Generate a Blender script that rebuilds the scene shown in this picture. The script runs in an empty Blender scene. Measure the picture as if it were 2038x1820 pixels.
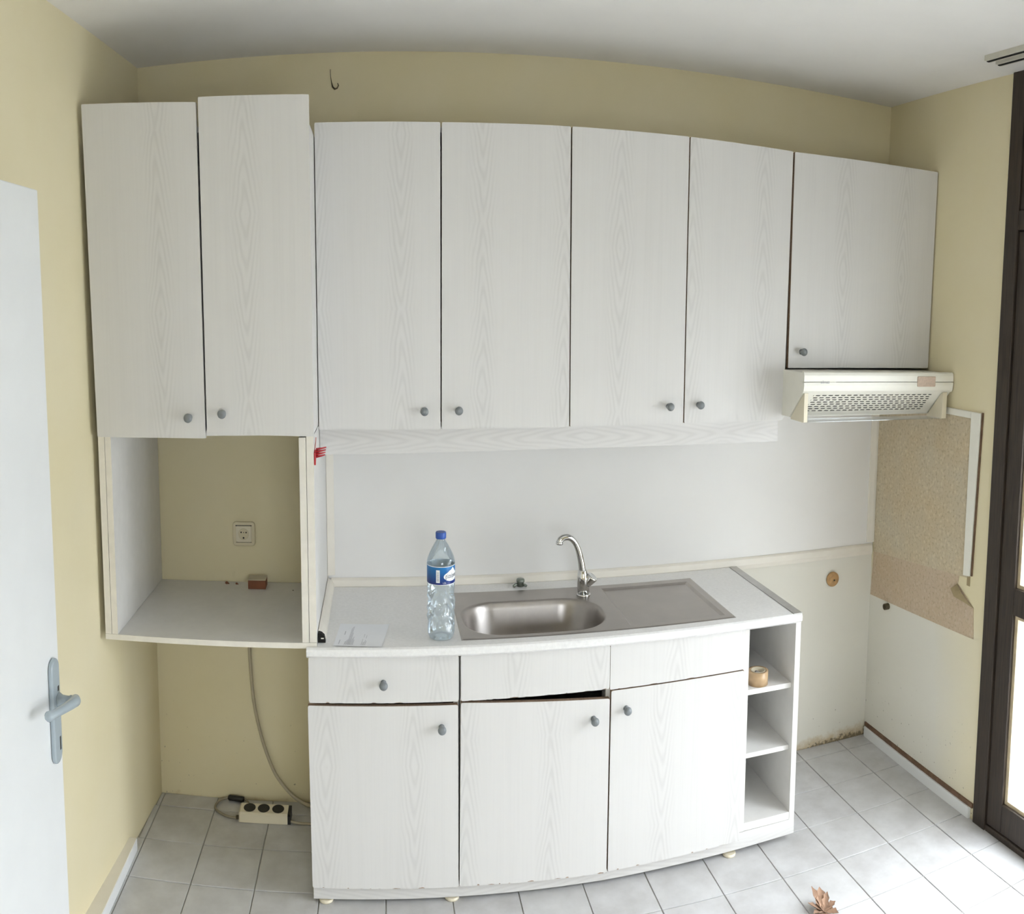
import bpy, bmesh, math, random
from mathutils import Matrix, Vector
random.seed(7)
sc = bpy.context.scene
COL = sc.collection

# ------------------------------------------------------------------ camera (stitched cylindrical panorama, as a phone makes it)
FPX, AY, V0 = 1690.35, 1.0905, 794.95
cam_d = bpy.data.cameras.new('camera'); cam = bpy.data.objects.new('camera', cam_d); COL.objects.link(cam)
cR = Vector((0.98774102, -0.15599884, 0.00566013)); cU = Vector((0.01037189, 0.1017647, 0.99475443)); cF = Vector((0.15575654, 0.98250105, -0.10213517))
cam.matrix_world = Matrix(((cR.x, cU.x, -cF.x, 0.90074), (cR.y, cU.y, -cF.y, -3.21281), (cR.z, cU.z, -cF.z, 1.80931), (0, 0, 0, 1)))
cam_d.type = 'PANO'; cam_d.panorama_type = 'CENTRAL_CYLINDRICAL'
cam_d.central_cylindrical_range_u_min = -1019 / FPX; cam_d.central_cylindrical_range_u_max = 1019 / FPX
cam_d.central_cylindrical_range_v_max = V0 / FPX / AY; cam_d.central_cylindrical_range_v_min = (V0 - 1820) / FPX / AY
cam_d.central_cylindrical_radius = 1.0
cam_d.clip_start = 0.01
sc.camera = cam

# ------------------------------------------------------------------ world: bright overcast sky, seen through the glazed door
world = bpy.data.worlds.new('overcast_sky'); sc.world = world; world.use_nodes = True
bg = world.node_tree.nodes['Background']; bg.inputs[0].default_value = (0.90, 0.945, 1.0, 1); bg.inputs[1].default_value = 9.0
_nt = world.node_tree; _tc = _nt.nodes.new('ShaderNodeTexCoord'); _sx = _nt.nodes.new('ShaderNodeSeparateXYZ'); _mr = _nt.nodes.new('ShaderNodeMapRange')   # standard overcast sky: zenith three times the horizon
_nt.links.new(_tc.outputs['Generated'], _sx.inputs[0]); _nt.links.new(_sx.outputs['Z'], _mr.inputs[0]); _mr.inputs[1].default_value = 0.0; _mr.inputs[2].default_value = 1.0; _mr.inputs[3].default_value = 7.0; _mr.inputs[4].default_value = 21.0
_nt.links.new(_mr.outputs[0], bg.inputs[1])
sc.view_settings.view_transform = 'Standard'; sc.view_settings.look = 'None'; sc.view_settings.gamma = 1.0
sc.view_settings.use_curve_mapping = False; sc.view_settings.exposure = 0.42
sc.cycles.max_bounces = 6; sc.cycles.diffuse_bounces = 4; sc.cycles.glossy_bounces = 3; sc.cycles.transparent_max_bounces = 8; sc.cycles.caustics_reflective = False; sc.cycles.caustics_refractive = False
sc.cycles.use_adaptive_sampling = True; sc.cycles.adaptive_threshold = 0.11; sc.cycles.adaptive_min_samples = 26
sc.cycles.sample_clamp_indirect = 12.0

# room dimensions
XR, H, YF = 3.055, 2.655, -4.2
def XL(y): return 0.002 + 0.055 * y
DOOR_Y0, DOOR_Y1 = -0.812, -2.75          # glazed door opening in the right wall

def portal(name, loc, rot, sx, sy):
    l = bpy.data.lights.new(name, 'AREA'); l.shape = 'RECTANGLE'; l.size = sx; l.size_y = sy; l.cycles.is_portal = True
    o = bpy.data.objects.new(name, l); COL.objects.link(o); o.location = loc; o.rotation_euler = rot
WX0, WX1, WZ0, WZ1 = 0.90, 1.90, 0.85, 1.95     # unseen window added behind the photographer, for fill light
portal('added_window_portal', ((WX0 + WX1) / 2, YF - 0.16, (WZ0 + WZ1) / 2), (math.radians(90), 0, 0), WX1 - WX0, WZ1 - WZ0)
portal('window_portal', (3.16, (DOOR_Y0 + DOOR_Y1) / 2, H / 2), (0, math.radians(90), 0), H, DOOR_Y0 - DOOR_Y1)

# ------------------------------------------------------------------ materials
def new_mat(name):
    m = bpy.data.materials.new(name); m.use_nodes = True
    nt = m.node_tree; b = nt.nodes['Principled BSDF']
    return m, nt, b
def N(nt, kind, **kw):
    n = nt.nodes.new('ShaderNode' + kind)
    for k, v in kw.items(): setattr(n, k, v)
    return n
def L(nt, a, b): nt.links.new(a, b)
def val(nt, op, a, b=None, c=None):
    n = N(nt, 'Math', operation=op)
    for i, v in enumerate((a, b, c)):
        if v is None: continue
        if isinstance(v, (int, float)): n.inputs[i].default_value = v
        else: L(nt, v, n.inputs[i])
    return n.outputs[0]
def mix(nt, fac, a, b):
    n = N(nt, 'Mix', data_type='RGBA')
    for s, v in ((0, fac), (6, a), (7, b)):
        if isinstance(v, tuple): n.inputs[s].default_value = v if len(v) == 4 else (*v, 1)
        elif isinstance(v, (int, float)): n.inputs[s].default_value = v
        else: L(nt, v, n.inputs[s])
    return n.outputs[2]
def coords(nt, scale=(1, 1, 1), kind='Object'):
    t = N(nt, 'TexCoord'); mp = N(nt, 'Mapping'); mp.inputs['Scale'].default_value = scale
    L(nt, t.outputs[kind], mp.inputs['Vector']); return mp.outputs[0]
def noise(nt, vec, scale, detail=3, rough=0.55):
    n = N(nt, 'TexNoise'); n.inputs['Scale'].default_value = scale; n.inputs['Detail'].default_value = detail; n.inputs['Roughness'].default_value = rough
    L(nt, vec, n.inputs['Vector']); return n.outputs[0]
def ramp(nt, fac, lo, hi):
    n = N(nt, 'MapRange'); n.inputs[1].default_value = lo; n.inputs[2].default_value = hi
    L(nt, fac, n.inputs[0]); return n.outputs[0]
def bump(nt, b, height, strength, dist=0.001):
    n = N(nt, 'Bump'); n.inputs['Strength'].default_value = strength; n.inputs['Distance'].default_value = dist
    L(nt, height, n.inputs['Height']); L(nt, n.outputs[0], b.inputs['Normal'])

MATS = {}
def plain(name, col, rough=0.5, metal=0.0, var=0.06, scale=25.0, spec=0.5, bumps=0.0):
    if name in MATS: return MATS[name]
    m, nt, b = new_mat(name)
    f = noise(nt, coords(nt), scale)
    c2 = tuple(max(0, c * (1 - var)) for c in col); c1 = tuple(min(1, c * (1 + var * 0.6)) for c in col)
    L(nt, mix(nt, ramp(nt, f, 0.3, 0.7), c2, c1), b.inputs['Base Color'])
    b.inputs['Roughness'].default_value = rough; b.inputs['Metallic'].default_value = metal; b.inputs['Specular IOR Level'].default_value = spec
    if bumps: bump(nt, b, f, bumps)
    MATS[name] = m
    return m

def grain(name, base, dark, across='X', along='Z', rough=0.42):
    m, nt, b = new_mat(name)
    t = N(nt, 'TexCoord'); s = N(nt, 'SeparateXYZ'); L(nt, t.outputs['Object'], s.inputs[0])
    inf = N(nt, 'ObjectInfo'); rnd = inf.outputs['Random']
    x, z = s.outputs[across], s.outputs[along]
    cmb = N(nt, 'CombineXYZ'); L(nt, val(nt, 'MULTIPLY', x, 5.0), cmb.inputs[0]); L(nt, val(nt, 'ADD', val(nt, 'MULTIPLY', z, 2.2), val(nt, 'MULTIPLY', rnd, 40.0)), cmb.inputs[1])
    wob = noise(nt, cmb.outputs[0], 1.5, 2)
    x1 = val(nt, 'ADD', x, val(nt, 'MULTIPLY', val(nt, 'SUBTRACT', wob, 0.5), 0.035))
    x1 = val(nt, 'ADD', x1, val(nt, 'MULTIPLY', val(nt, 'SUBTRACT', rnd, 0.5), 0.22))
    xw = val(nt, 'WRAP', x1, 0.14, -0.14)
    xa = val(nt, 'ABSOLUTE', xw)
    zz = val(nt, 'ADD', z, val(nt, 'MULTIPLY', rnd, 7.0))
    pp = val(nt, 'PINGPONG', zz, 0.52)
    hyp = val(nt, 'SQRT', val(nt, 'ADD', val(nt, 'POWER', val(nt, 'DIVIDE', xa, 0.030), 2.0), 0.10))
    cyc = val(nt, 'SUBTRACT', val(nt, 'DIVIDE', pp, 0.085), val(nt, 'MULTIPLY', hyp, 2.5))
    cyc = val(nt, 'ADD', cyc, val(nt, 'MULTIPLY', wob, 1.4))
    wave = val(nt, 'POWER', val(nt, 'MULTIPLY_ADD', val(nt, 'SINE', val(nt, 'MULTIPLY', cyc, 6.2832)), 0.5, 0.5), 1.6)
    mask = N(nt, 'MapRange', interpolation_type='SMOOTHSTEP'); L(nt, xa, mask.inputs[0])
    mask.inputs[1].default_value = 0.058; mask.inputs[2].default_value = 0.010
    cm2 = N(nt, 'CombineXYZ'); L(nt, val(nt, 'MULTIPLY', x, 160.0), cm2.inputs[0]); L(nt, val(nt, 'MULTIPLY', z, 3.0), cm2.inputs[1]); L(nt, rnd, cm2.inputs[2])
    streak = noise(nt, cm2.outputs[0], 1.0, 3)
    cm3 = N(nt, 'CombineXYZ'); L(nt, val(nt, 'MULTIPLY', x, 30.0), cm3.inputs[0]); L(nt, val(nt, 'MULTIPLY', z, 1.2), cm3.inputs[1]); L(nt, rnd, cm3.inputs[2])
    broad = noise(nt, cm3.outputs[0], 1.0, 2)
    f = val(nt, 'ADD', val(nt, 'MULTIPLY', val(nt, 'MULTIPLY', wave, mask.outputs[0]), 0.75),
            val(nt, 'ADD', val(nt, 'MULTIPLY', ramp(nt, streak, 0.45, 0.75), 0.22), val(nt, 'MULTIPLY', ramp(nt, broad, 0.5, 0.8), 0.22)))
    L(nt, mix(nt, f, base, dark), b.inputs['Base Color'])
    b.inputs['Roughness'].default_value = rough
    bump(nt, b, streak, 0.06, 0.0006)
    MATS[name] = m
    return m

WOODV = grain('white_woodgrain_laminate', (0.70, 0.685, 0.67), (0.622, 0.607, 0.592))
WOODH = grain('white_woodgrain_laminate_lengthwise', (0.70, 0.685, 0.67), (0.622, 0.607, 0.592), across='Z', along='X')
BOARD = plain('white_melamine', (0.74, 0.725, 0.70), 0.45, var=0.03)
EDGE = plain('cream_edge_banding', (0.80, 0.76, 0.68), 0.5, var=0.05)
CHIP = plain('raw_chipboard', (0.36, 0.25, 0.17), 0.9, var=0.35, scale=220)
CREAM = plain('aged_cream_plastic', (0.79, 0.72, 0.56), 0.42, var=0.04, scale=8)
TRIMC = plain('pale_cream_moulding', (0.80, 0.755, 0.67), 0.42, var=0.04, scale=8)
HOODW = plain('warm_white_enamel', (0.85, 0.83, 0.75), 0.3, var=0.02)
KNOBM = plain('grey_plastic', (0.21, 0.225, 0.235), 0.28, var=0.05)
HANDLEM = plain('blue_grey_plastic', (0.40, 0.46, 0.50), 0.22, var=0.04)
BLACK = plain('black_plastic', (0.012, 0.012, 0.011), 0.4, var=0.1)
DARKV = plain('dark_void', (0.008, 0.007, 0.006), 0.9, var=0.1)
WHITEP = plain('white_paint', (0.82, 0.83, 0.83), 0.4, var=0.02, scale=6)
CHROME = plain('chrome', (0.72, 0.72, 0.71), 0.10, 1.0, var=0.02)
GALV = plain('tarnished_brass_valve', (0.30, 0.33, 0.29), 0.35, 1.0, var=0.2)
ALU = plain('brushed_aluminium', (0.50, 0.49, 0.48), 0.38, 1.0, var=0.06)
REDP = plain('red_plastic', (0.50, 0.03, 0.04), 0.3, var=0.12)
PINKP = plain('pale_red_plastic', (0.60, 0.28, 0.26), 0.4, var=0.12)
TAPE = plain('brown_packing_tape', (0.50, 0.34, 0.19), 0.25, var=0.1)
WOODBLK = plain('reddish_brown_cardboard', (0.20, 0.07, 0.03), 0.7, var=0.12)
CARD = plain('pale_cardboard', (0.62, 0.55, 0.41), 0.8, var=0.05)
CORK = plain('tan_rusty_plug', (0.50, 0.30, 0.13), 0.7, var=0.25, scale=60)
LEAFM = plain('dry_leaf', (0.33, 0.20, 0.13), 0.8, var=0.35, scale=45)
CABLE = plain('grey_cable', (0.30, 0.26, 0.19), 0.6, var=0.08)
CABLEL = plain('pale_cable', (0.48, 0.42, 0.30), 0.6, var=0.1)
CAPB = plain('blue_cap_plastic', (0.03, 0.10, 0.42), 0.35, var=0.06)
PAPERM = plain('white_paper', (0.86, 0.87, 0.90), 0.7, var=0.01)
INK = plain('grey_ink', (0.42, 0.42, 0.46), 0.8, var=0.02)
INKD = plain('dark_ink', (0.05, 0.05, 0.08), 0.6, var=0.02)
WHITEINK = plain('white_ink', (0.88, 0.90, 0.92), 0.5, var=0.01)
WIRE = plain('rusty_wire', (0.09, 0.07, 0.035), 0.7, var=0.2)
PINKS = plain('pinkish_sticker', (0.60, 0.47, 0.38), 0.55, var=0.12, scale=120)
BROWNEDGE = plain('brown_bare_edge', (0.17, 0.10, 0.06), 0.85, var=0.3, scale=40)
CRUMB = plain('grey_scraps', (0.33, 0.30, 0.27), 0.8, var=0.4, scale=90)
RAILM = plain('curtain_rail_plastic', (0.62, 0.60, 0.52), 0.45, var=0.05)
SOCK = plain('ivory_socket_plastic', (0.70, 0.62, 0.44), 0.4, var=0.03)
SOCKI = plain('pale_ivory_plastic', (0.76, 0.69, 0.54), 0.35, var=0.03)

def wall_mat(name, white_axis=None):
    m, nt, b = new_mat(name)
    t = N(nt, 'TexCoord'); v = t.outputs['Object']; s = N(nt, 'SeparateXYZ'); L(nt, v, s.inputs[0])
    n1 = noise(nt, v, 3.0, 4); n2 = noise(nt, v, 45.0, 3)
    c = mix(nt, ramp(nt, n1, 0.3, 0.75), (0.80, 0.72, 0.505), (0.775, 0.69, 0.45))
    if white_axis:
        edge = val(nt, 'MULTIPLY', val(nt, 'SUBTRACT', n1, 0.5), 0.30)
        if white_axis == 'back':      # whitened, once tiled strip below the splash panel, right of the base units
            fx = ramp(nt, val(nt, 'ADD', s.outputs['X'], edge), 2.05, 2.2); fz = ramp(nt, s.outputs['Z'], 1.60, 1.55)
        else:                         # the same strip on the right wall
            fx = ramp(nt, val(nt, 'ADD', s.outputs['Y'], edge), -0.86, -0.50); fz = ramp(nt, val(nt, 'ADD', s.outputs['Z'], edge), 0.80, 0.66)
        c = mix(nt, val(nt, 'MULTIPLY', val(nt, 'MULTIPLY', fx, fz), 0.85), c, (0.76, 0.745, 0.69))
        # mould and rust blotches along the bottom of the damp corner
        sp = N(nt, 'CombineXYZ'); L(nt, val(nt, 'MULTIPLY', s.outputs['X' if white_axis == 'back' else 'Y'], 1.0), sp.inputs[0]); L(nt, s.outputs['Z'], sp.inputs[2])
        n3 = noise(nt, sp.outputs[0], 22.0, 5, 0.65); n4 = noise(nt, sp.outputs[0], 60.0, 2)
        reach = val(nt, 'MULTIPLY', ramp(nt, s.outputs['X'], 2.25, 2.95), 0.055) if white_axis == 'back' else val(nt, 'MULTIPLY', ramp(nt, s.outputs['Y'], -0.45, 0.0), 0.05)
        hgt = val(nt, 'SUBTRACT', reach, s.outputs['Z'])
        rust = ramp(nt, val(nt, 'ADD', val(nt, 'MULTIPLY', hgt, 9.0), val(nt, 'SUBTRACT', n3, 0.52)), -0.05, 0.35)
        c = mix(nt, val(nt, 'MULTIPLY', rust, 0.75), c, (0.50, 0.36, 0.16))
        mould = ramp(nt, val(nt, 'ADD', val(nt, 'MULTIPLY', hgt, 10.0), val(nt, 'SUBTRACT', n4, 0.85)), -0.02, 0.12)
        c = mix(nt, val(nt, 'MULTIPLY', mould, 0.7), c, (0.07, 0.05, 0.03))
        spots = ramp(nt, noise(nt, v, 70.0, 1), 0.73, 0.76)
        low = ramp(nt, s.outputs['Z'], 0.40, 0.05)
        c = mix(nt, val(nt, 'MULTIPLY', val(nt, 'MULTIPLY', spots, low), 0.6), c, (0.15, 0.12, 0.08))
    L(nt, c, b.inputs['Base Color']); b.inputs['Roughness'].default_value = 0.75
    bump(nt, b, n2, 0.25, 0.001)
    return m
WALL = wall_mat('cream_wall_paint'); WALLB = wall_mat('cream_wall_paint_whitened', 'back'); WALLR = wall_mat('cream_wall_paint_right', 'right')
CEIL = plain('ceiling_paint', (0.88, 0.86, 0.835), 0.85, var=0.02, scale=5, bumps=0.1)

def tile_mat():
    m, nt, b = new_mat('pale_grey_ceramic')
    t = N(nt, 'TexCoord'); inf = N(nt, 'ObjectInfo')
    g = N(nt, 'NewGeometry')
    n1 = noise(nt, g.outputs['Position'], 9.0, 5, 0.6); n2 = noise(nt, g.outputs['Position'], 60.0, 3)
    c = mix(nt, ramp(nt, n1, 0.3, 0.72), (0.47, 0.46, 0.455), (0.63, 0.625, 0.63))
    c = mix(nt, val(nt, 'MULTIPLY', inf.outputs['Random'], 0.25), c, (0.60, 0.60, 0.59))
    L(nt, c, b.inputs['Base Color']); L(nt, ramp(nt, n2, -0.6, 1.6), b.inputs['Roughness'])
    b.inputs['Roughness'].default_value = 0.35
    bump(nt, b, n2, 0.05, 0.0005)
    return m
TILE = tile_mat()
GROUT = plain('grout', (0.42, 0.40, 0.36), 0.95, var=0.25, scale=14)
GROUND = plain('balcony_screed', (0.36, 0.36, 0.35), 0.9, var=0.05)

def worktop_mat():
    m, nt, b = new_mat('white_mottled_worktop')
    v = coords(nt); n1 = noise(nt, v, 90.0, 4, 0.7); n2 = noise(nt, v, 7.0, 3)
    c = mix(nt, ramp(nt, n1, 0.4, 0.75), (0.85, 0.84, 0.83), (0.77, 0.76, 0.75))
    c = mix(nt, val(nt, 'MULTIPLY', ramp(nt, n2, 0.5, 0.8), 0.3), c, (0.74, 0.72, 0.69))
    L(nt, c, b.inputs['Base Color']); b.inputs['Roughness'].default_value = 0.33
    return m
WORK = worktop_mat()
SPLASH = plain('splash_panel_laminate', (0.83, 0.815, 0.795), 0.38, var=0.015, scale=4)

def steel_mat():
    m, nt, b = new_mat('worn_stainless_steel')
    n1 = noise(nt, coords(nt, (4, 60, 4)), 6.0, 4); n2 = noise(nt, coords(nt), 8.0, 4)
    L(nt, mix(nt, ramp(nt, n2, 0.3, 0.7), (0.38, 0.352, 0.332), (0.49, 0.46, 0.435)), b.inputs['Base Color'])
    b.inputs['Metallic'].default_value = 1.0
    L(nt, ramp(nt, n2, -0.32, 1.85), b.inputs['Roughness'])
    bump(nt, b, n1, 0.012, 0.0003)
    return m
STEEL = steel_mat()

def vinyl_mat(name, a, bcol, dots):
    m, nt, b = new_mat(name)
    v = coords(nt)
    vo = N(nt, 'TexVoronoi'); vo.inputs['Scale'].default_value = 52.0; vo.inputs['Randomness'].default_value = 0.9; L(nt, v, vo.inputs['Vector'])
    n1 = noise(nt, v, 5.0, 4); n2 = noise(nt, v, 85.0, 3)
    c = mix(nt, ramp(nt, n1, 0.3, 0.7), a, bcol)
    c = mix(nt, val(nt, 'MULTIPLY', ramp(nt, vo.outputs['Distance'], 0.45, 0.1), 0.5), c, dots)
    c = mix(nt, val(nt, 'MULTIPLY', ramp(nt, n2, 0.52, 0.72), 0.6), c, (0.34, 0.26, 0.15))
    L(nt, c, b.inputs['Base Color']); b.inputs['Roughness'].default_value = 0.45
    bump(nt, b, vo.outputs['Distance'], 0.15, 0.001)
    return m
VINYL = vinyl_mat('beige_speckled_vinyl', (0.60, 0.48, 0.31), (0.58, 0.51, 0.38), (0.76, 0.67, 0.49))
VINYL2 = vinyl_mat('pinkish_beige_vinyl', (0.58, 0.46, 0.34), (0.56, 0.43, 0.29), (0.66, 0.56, 0.44))
VINBACK = plain('vinyl_back', (0.38, 0.30, 0.17), 0.8, var=0.15)

def framewood():
    m, nt, b = new_mat('dark_brown_stained_wood')
    n1 = noise(nt, coords(nt, (30, 30, 2)), 4.0, 4)
    L(nt, mix(nt, ramp(nt, n1, 0.3, 0.7), (0.020, 0.013, 0.009), (0.048, 0.033, 0.022)), b.inputs['Base Color'])
    b.inputs['Roughness'].default_value = 0.5; bump(nt, b, n1, 0.1)
    return m
FRAMEW = framewood()
BEAD = plain('weathered_pane_bead', (0.55, 0.45, 0.30), 0.6, var=0.2, scale=18)

def clear_mat(name, tint, base_fac, gain, rough):
    m, nt, b = new_mat(name); nt.nodes.remove(b)
    out = nt.nodes['Material Output']; tr = N(nt, 'BsdfTransparent'); gl = N(nt, 'BsdfGlossy'); mx = N(nt, 'MixShader'); lw = N(nt, 'LayerWeight')
    tr.inputs[0].default_value = (*tint, 1); gl.inputs[0].default_value = (0.95, 0.97, 1, 1); gl.inputs['Roughness'].default_value = rough
    lw.inputs['Blend'].default_value = 0.35
    L(nt, val(nt, 'MULTIPLY_ADD', lw.outputs['Fresnel'], gain, base_fac), mx.inputs[0])
    L(nt, tr.outputs[0], mx.inputs[1]); L(nt, gl.outputs[0], mx.inputs[2]); L(nt, mx.outputs[0], out.inputs[0])
    return m
GLASS = clear_mat('window_glass', (0.97, 0.98, 0.98), 0.02, 0.25, 0.0)
PET = clear_mat('clear_bottle_plastic', (0.90, 0.955, 0.985), 0.05, 0.55, 0.06)
VISOR = clear_mat('clear_visor_plastic', (0.93, 0.93, 0.92), 0.10, 0.5, 0.12)

def label_mat():
    m, nt, b = new_mat('blue_label_print')
    s = N(nt, 'SeparateXYZ'); t = N(nt, 'TexCoord'); L(nt, t.outputs['Object'], s.inputs[0])
    L(nt, mix(nt, ramp(nt, s.outputs['Z'], 0.175, 0.222), (0.006, 0.018, 0.17), (0.008, 0.17, 0.46)), b.inputs['Base Color'])
    b.inputs['Roughness'].default_value = 0.3
    return m
LABELM = label_mat()

# ------------------------------------------------------------------ mesh helpers
class MB:
    def __init__(self): self.v = []; self.f = []; self.m = []; self.s = []
    def add(self, vs, fs, mi=0, smooth=False):
        o = len(self.v); self.v += [tuple(p) for p in vs]
        for f in fs: self.f.append(tuple(i + o for i in f)); self.m.append(mi); self.s.append(smooth)
        return self
    def box(self, x0, x1, y0, y1, z0, z1, mi=0):
        x0, x1 = sorted((x0, x1)); y0, y1 = sorted((y0, y1)); z0, z1 = sorted((z0, z1))
        vs = [(x0, y0, z0), (x1, y0, z0), (x1, y1, z0), (x0, y1, z0), (x0, y0, z1), (x1, y0, z1), (x1, y1, z1), (x0, y1, z1)]
        return self.add(vs, [(3, 2, 1, 0), (4, 5, 6, 7), (0, 1, 5, 4), (1, 2, 6, 5), (2, 3, 7, 6), (3, 0, 4, 7)], mi)
    def prism(self, pts, axis, a, b, mi=0, side_mi=None, smooth=False):
        """polygon pts in the plane across `axis`, extruded from a to b"""
        n = len(pts)
        def P(p, t):
            return {'x': (t, p[0], p[1]), 'y': (p[0], t, p[1]), 'z': (p[0], p[1], t)}[axis]
        vs = [P(p, a) for p in pts] + [P(p, b) for p in pts]
        self.add(vs, [tuple(range(n)), tuple(range(2 * n - 1, n - 1, -1))], mi)
        o = len(self.v) - 2 * n
        for i in range(n):
            j = (i + 1) % n
            self.f.append((o + i, o + n + i, o + n + j, o + j)); self.m.append(mi if side_mi is None else side_mi); self.s.append(smooth)
        return self
    def lathe(self, prof, c, d=(0, 0, 1), seg=24, mi=0, smooth=True, cap=True):
        d = Vector(d).normalized(); a = d.orthogonal().normalized(); b = d.cross(a); c = Vector(c)
        vs = []
        for r, h in prof:
            for k in range(seg):
                t = 2 * math.pi * k / seg
                vs.append(c + d * h + (a * math.cos(t) + b * math.sin(t)) * r)
        fs = []
        for i in range(len(prof) - 1):
            for k in range(seg):
                k2 = (k + 1) % seg
                fs.append((i * seg + k, i * seg + k2, (i + 1) * seg + k2, (i + 1) * seg + k))
        self.add(vs, fs, mi, smooth)
        if cap:
            o = len(self.v) - len(vs)
            self.f.append(tuple(o + k for k in reversed(range(seg)))); self.m.append(mi); self.s.append(False)
            self.f.append(tuple(o + (len(prof) - 1) * seg + k for k in range(seg))); self.m.append(mi); self.s.append(False)
        return self
    def tube(self, path, rad, seg=10, mi=0):
        path = [Vector(p) for p in path]; n = len(path)
        rad = rad if isinstance(rad, (list, tuple)) else [rad] * n
        rings = []; prev = None
        for i, p in enumerate(path):
            d = (path[min(i + 1, n - 1)] - path[max(i - 1, 0)]).normalized()
            if prev is None: a = d.orthogonal().normalized()
            else: a = (prev - d * prev.dot(d)).normalized()
            prev = a; b = d.cross(a)
            rings.append([p + (a * math.cos(2 * math.pi * k / seg) + b * math.sin(2 * math.pi * k / seg)) * rad[i] for k in range(seg)])
        vs = [v for r in rings for v in r]; fs = []
        for i in range(n - 1):
            for k in range(seg):
                k2 = (k + 1) % seg
                fs.append((i * seg + k, i * seg + k2, (i + 1) * seg + k2, (i + 1) * seg + k))
        fs.append(tuple(reversed(range(seg)))); fs.append(tuple((n - 1) * seg + k for k in range(seg)))
        return self.add(vs, fs, mi, True)
    def build(self, name, mats, parent=None, origin=None, bevel=0.0, bseg=2, weld=False):
        if not isinstance(mats, (list, tuple)): mats = [mats]
        if origin is None:
            xs, ys, zs = zip(*self.v); origin = ((min(xs) + max(xs)) / 2, (min(ys) + max(ys)) / 2, min(zs))
        me = bpy.data.meshes.new(name)
        me.from_pydata([(x - origin[0], y - origin[1], z - origin[2]) for x, y, z in self.v], [], self.f)
        for m in mats: me.materials.append(m)
        me.polygons.foreach_set('material_index', self.m); me.polygons.foreach_set('use_smooth', self.s)
        bm = bmesh.new(); bm.from_mesh(me)
        if weld: bmesh.ops.remove_doubles(bm, verts=bm.verts, dist=1e-5)
        bmesh.ops.recalc_face_normals(bm, faces=bm.faces)
        if bevel:
            es = [e for e in bm.edges if len(e.link_faces) == 2 and e.calc_face_angle(0) > 0.5]
            bmesh.ops.bevel(bm, geom=es, offset=bevel, offset_type='OFFSET', segments=bseg, profile=0.5, affect='EDGES', clamp_overlap=True)
        bm.to_mesh(me); bm.free()
        o = bpy.data.objects.new(name, me); COL.objects.link(o)
        po = Vector((0, 0, 0))
        if parent is not None: o.parent = parent; po = world_loc(parent)
        o.location = Vector(origin) - po
        return o
def world_loc(o):
    p = Vector(o.location)
    while o.parent is not None: o = o.parent; p += Vector(o.location)
    return p
def tag(o, label, cat, group=None):
    o['label'] = label; o['category'] = cat
    if group: o['group'] = group
    return o
def thing(name, label, cat, loc, group=None):
    o = bpy.data.objects.new(name, None); COL.objects.link(o); o.location = loc; o.empty_display_size = 0.05
    return tag(o, label, cat, group)
def struct(o, label=None):
    o['kind'] = 'structure'
    if label: o['label'] = label
    return o
def share(src, parent, at, name=None):
    o = bpy.data.objects.new(name or src.name.split('.')[0], src.data); COL.objects.link(o); o.parent = parent
    o.location = Vector(at) - world_loc(parent); o.rotation_euler = src.rotation_euler
    return o
def rr(x0, x1, z0, z1, r, n=5):
    pts = []
    for cx, cz, a0 in ((x1 - r, z1 - r, 0), (x0 + r, z1 - r, 90), (x0 + r, z0 + r, 180), (x1 - r, z0 + r, 270)):
        for k in range(n + 1):
            t = math.radians(a0 + 90 * k / n); pts.append((cx + r * math.cos(t), cz + r * math.sin(t)))
    return pts
def smooth_path(p, k=4):
    p = [Vector(q) for q in p]; out = []
    for i in range(len(p) - 1):
        a, b2, c, d_ = p[max(i - 1, 0)], p[i], p[i + 1], p[min(i + 2, len(p) - 1)]
        for j in range(k):
            u = j / k; out.append(0.5 * ((2 * b2) + (c - a) * u + (2 * a - 5 * b2 + 4 * c - d_) * u * u + (3 * b2 - a - 3 * c + d_) * u ** 3))
    return out + [p[-1]]
def text_mesh(body, size, align='LEFT'):
    cu = bpy.data.curves.new('txt', 'FONT'); cu.body = body; cu.size = size; cu.align_x = align; cu.resolution_u = 3
    o = bpy.data.objects.new('txt', cu); COL.objects.link(o)
    dg = bpy.context.evaluated_depsgraph_get(); me = bpy.data.meshes.new_from_object(o.evaluated_get(dg))
    vs = [tuple(v.co) for v in me.vertices]; fs = [tuple(p.vertices) for p in me.polygons]
    bpy.data.objects.remove(o); bpy.data.curves.remove(cu); bpy.data.meshes.remove(me)
    return vs, fs

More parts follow.
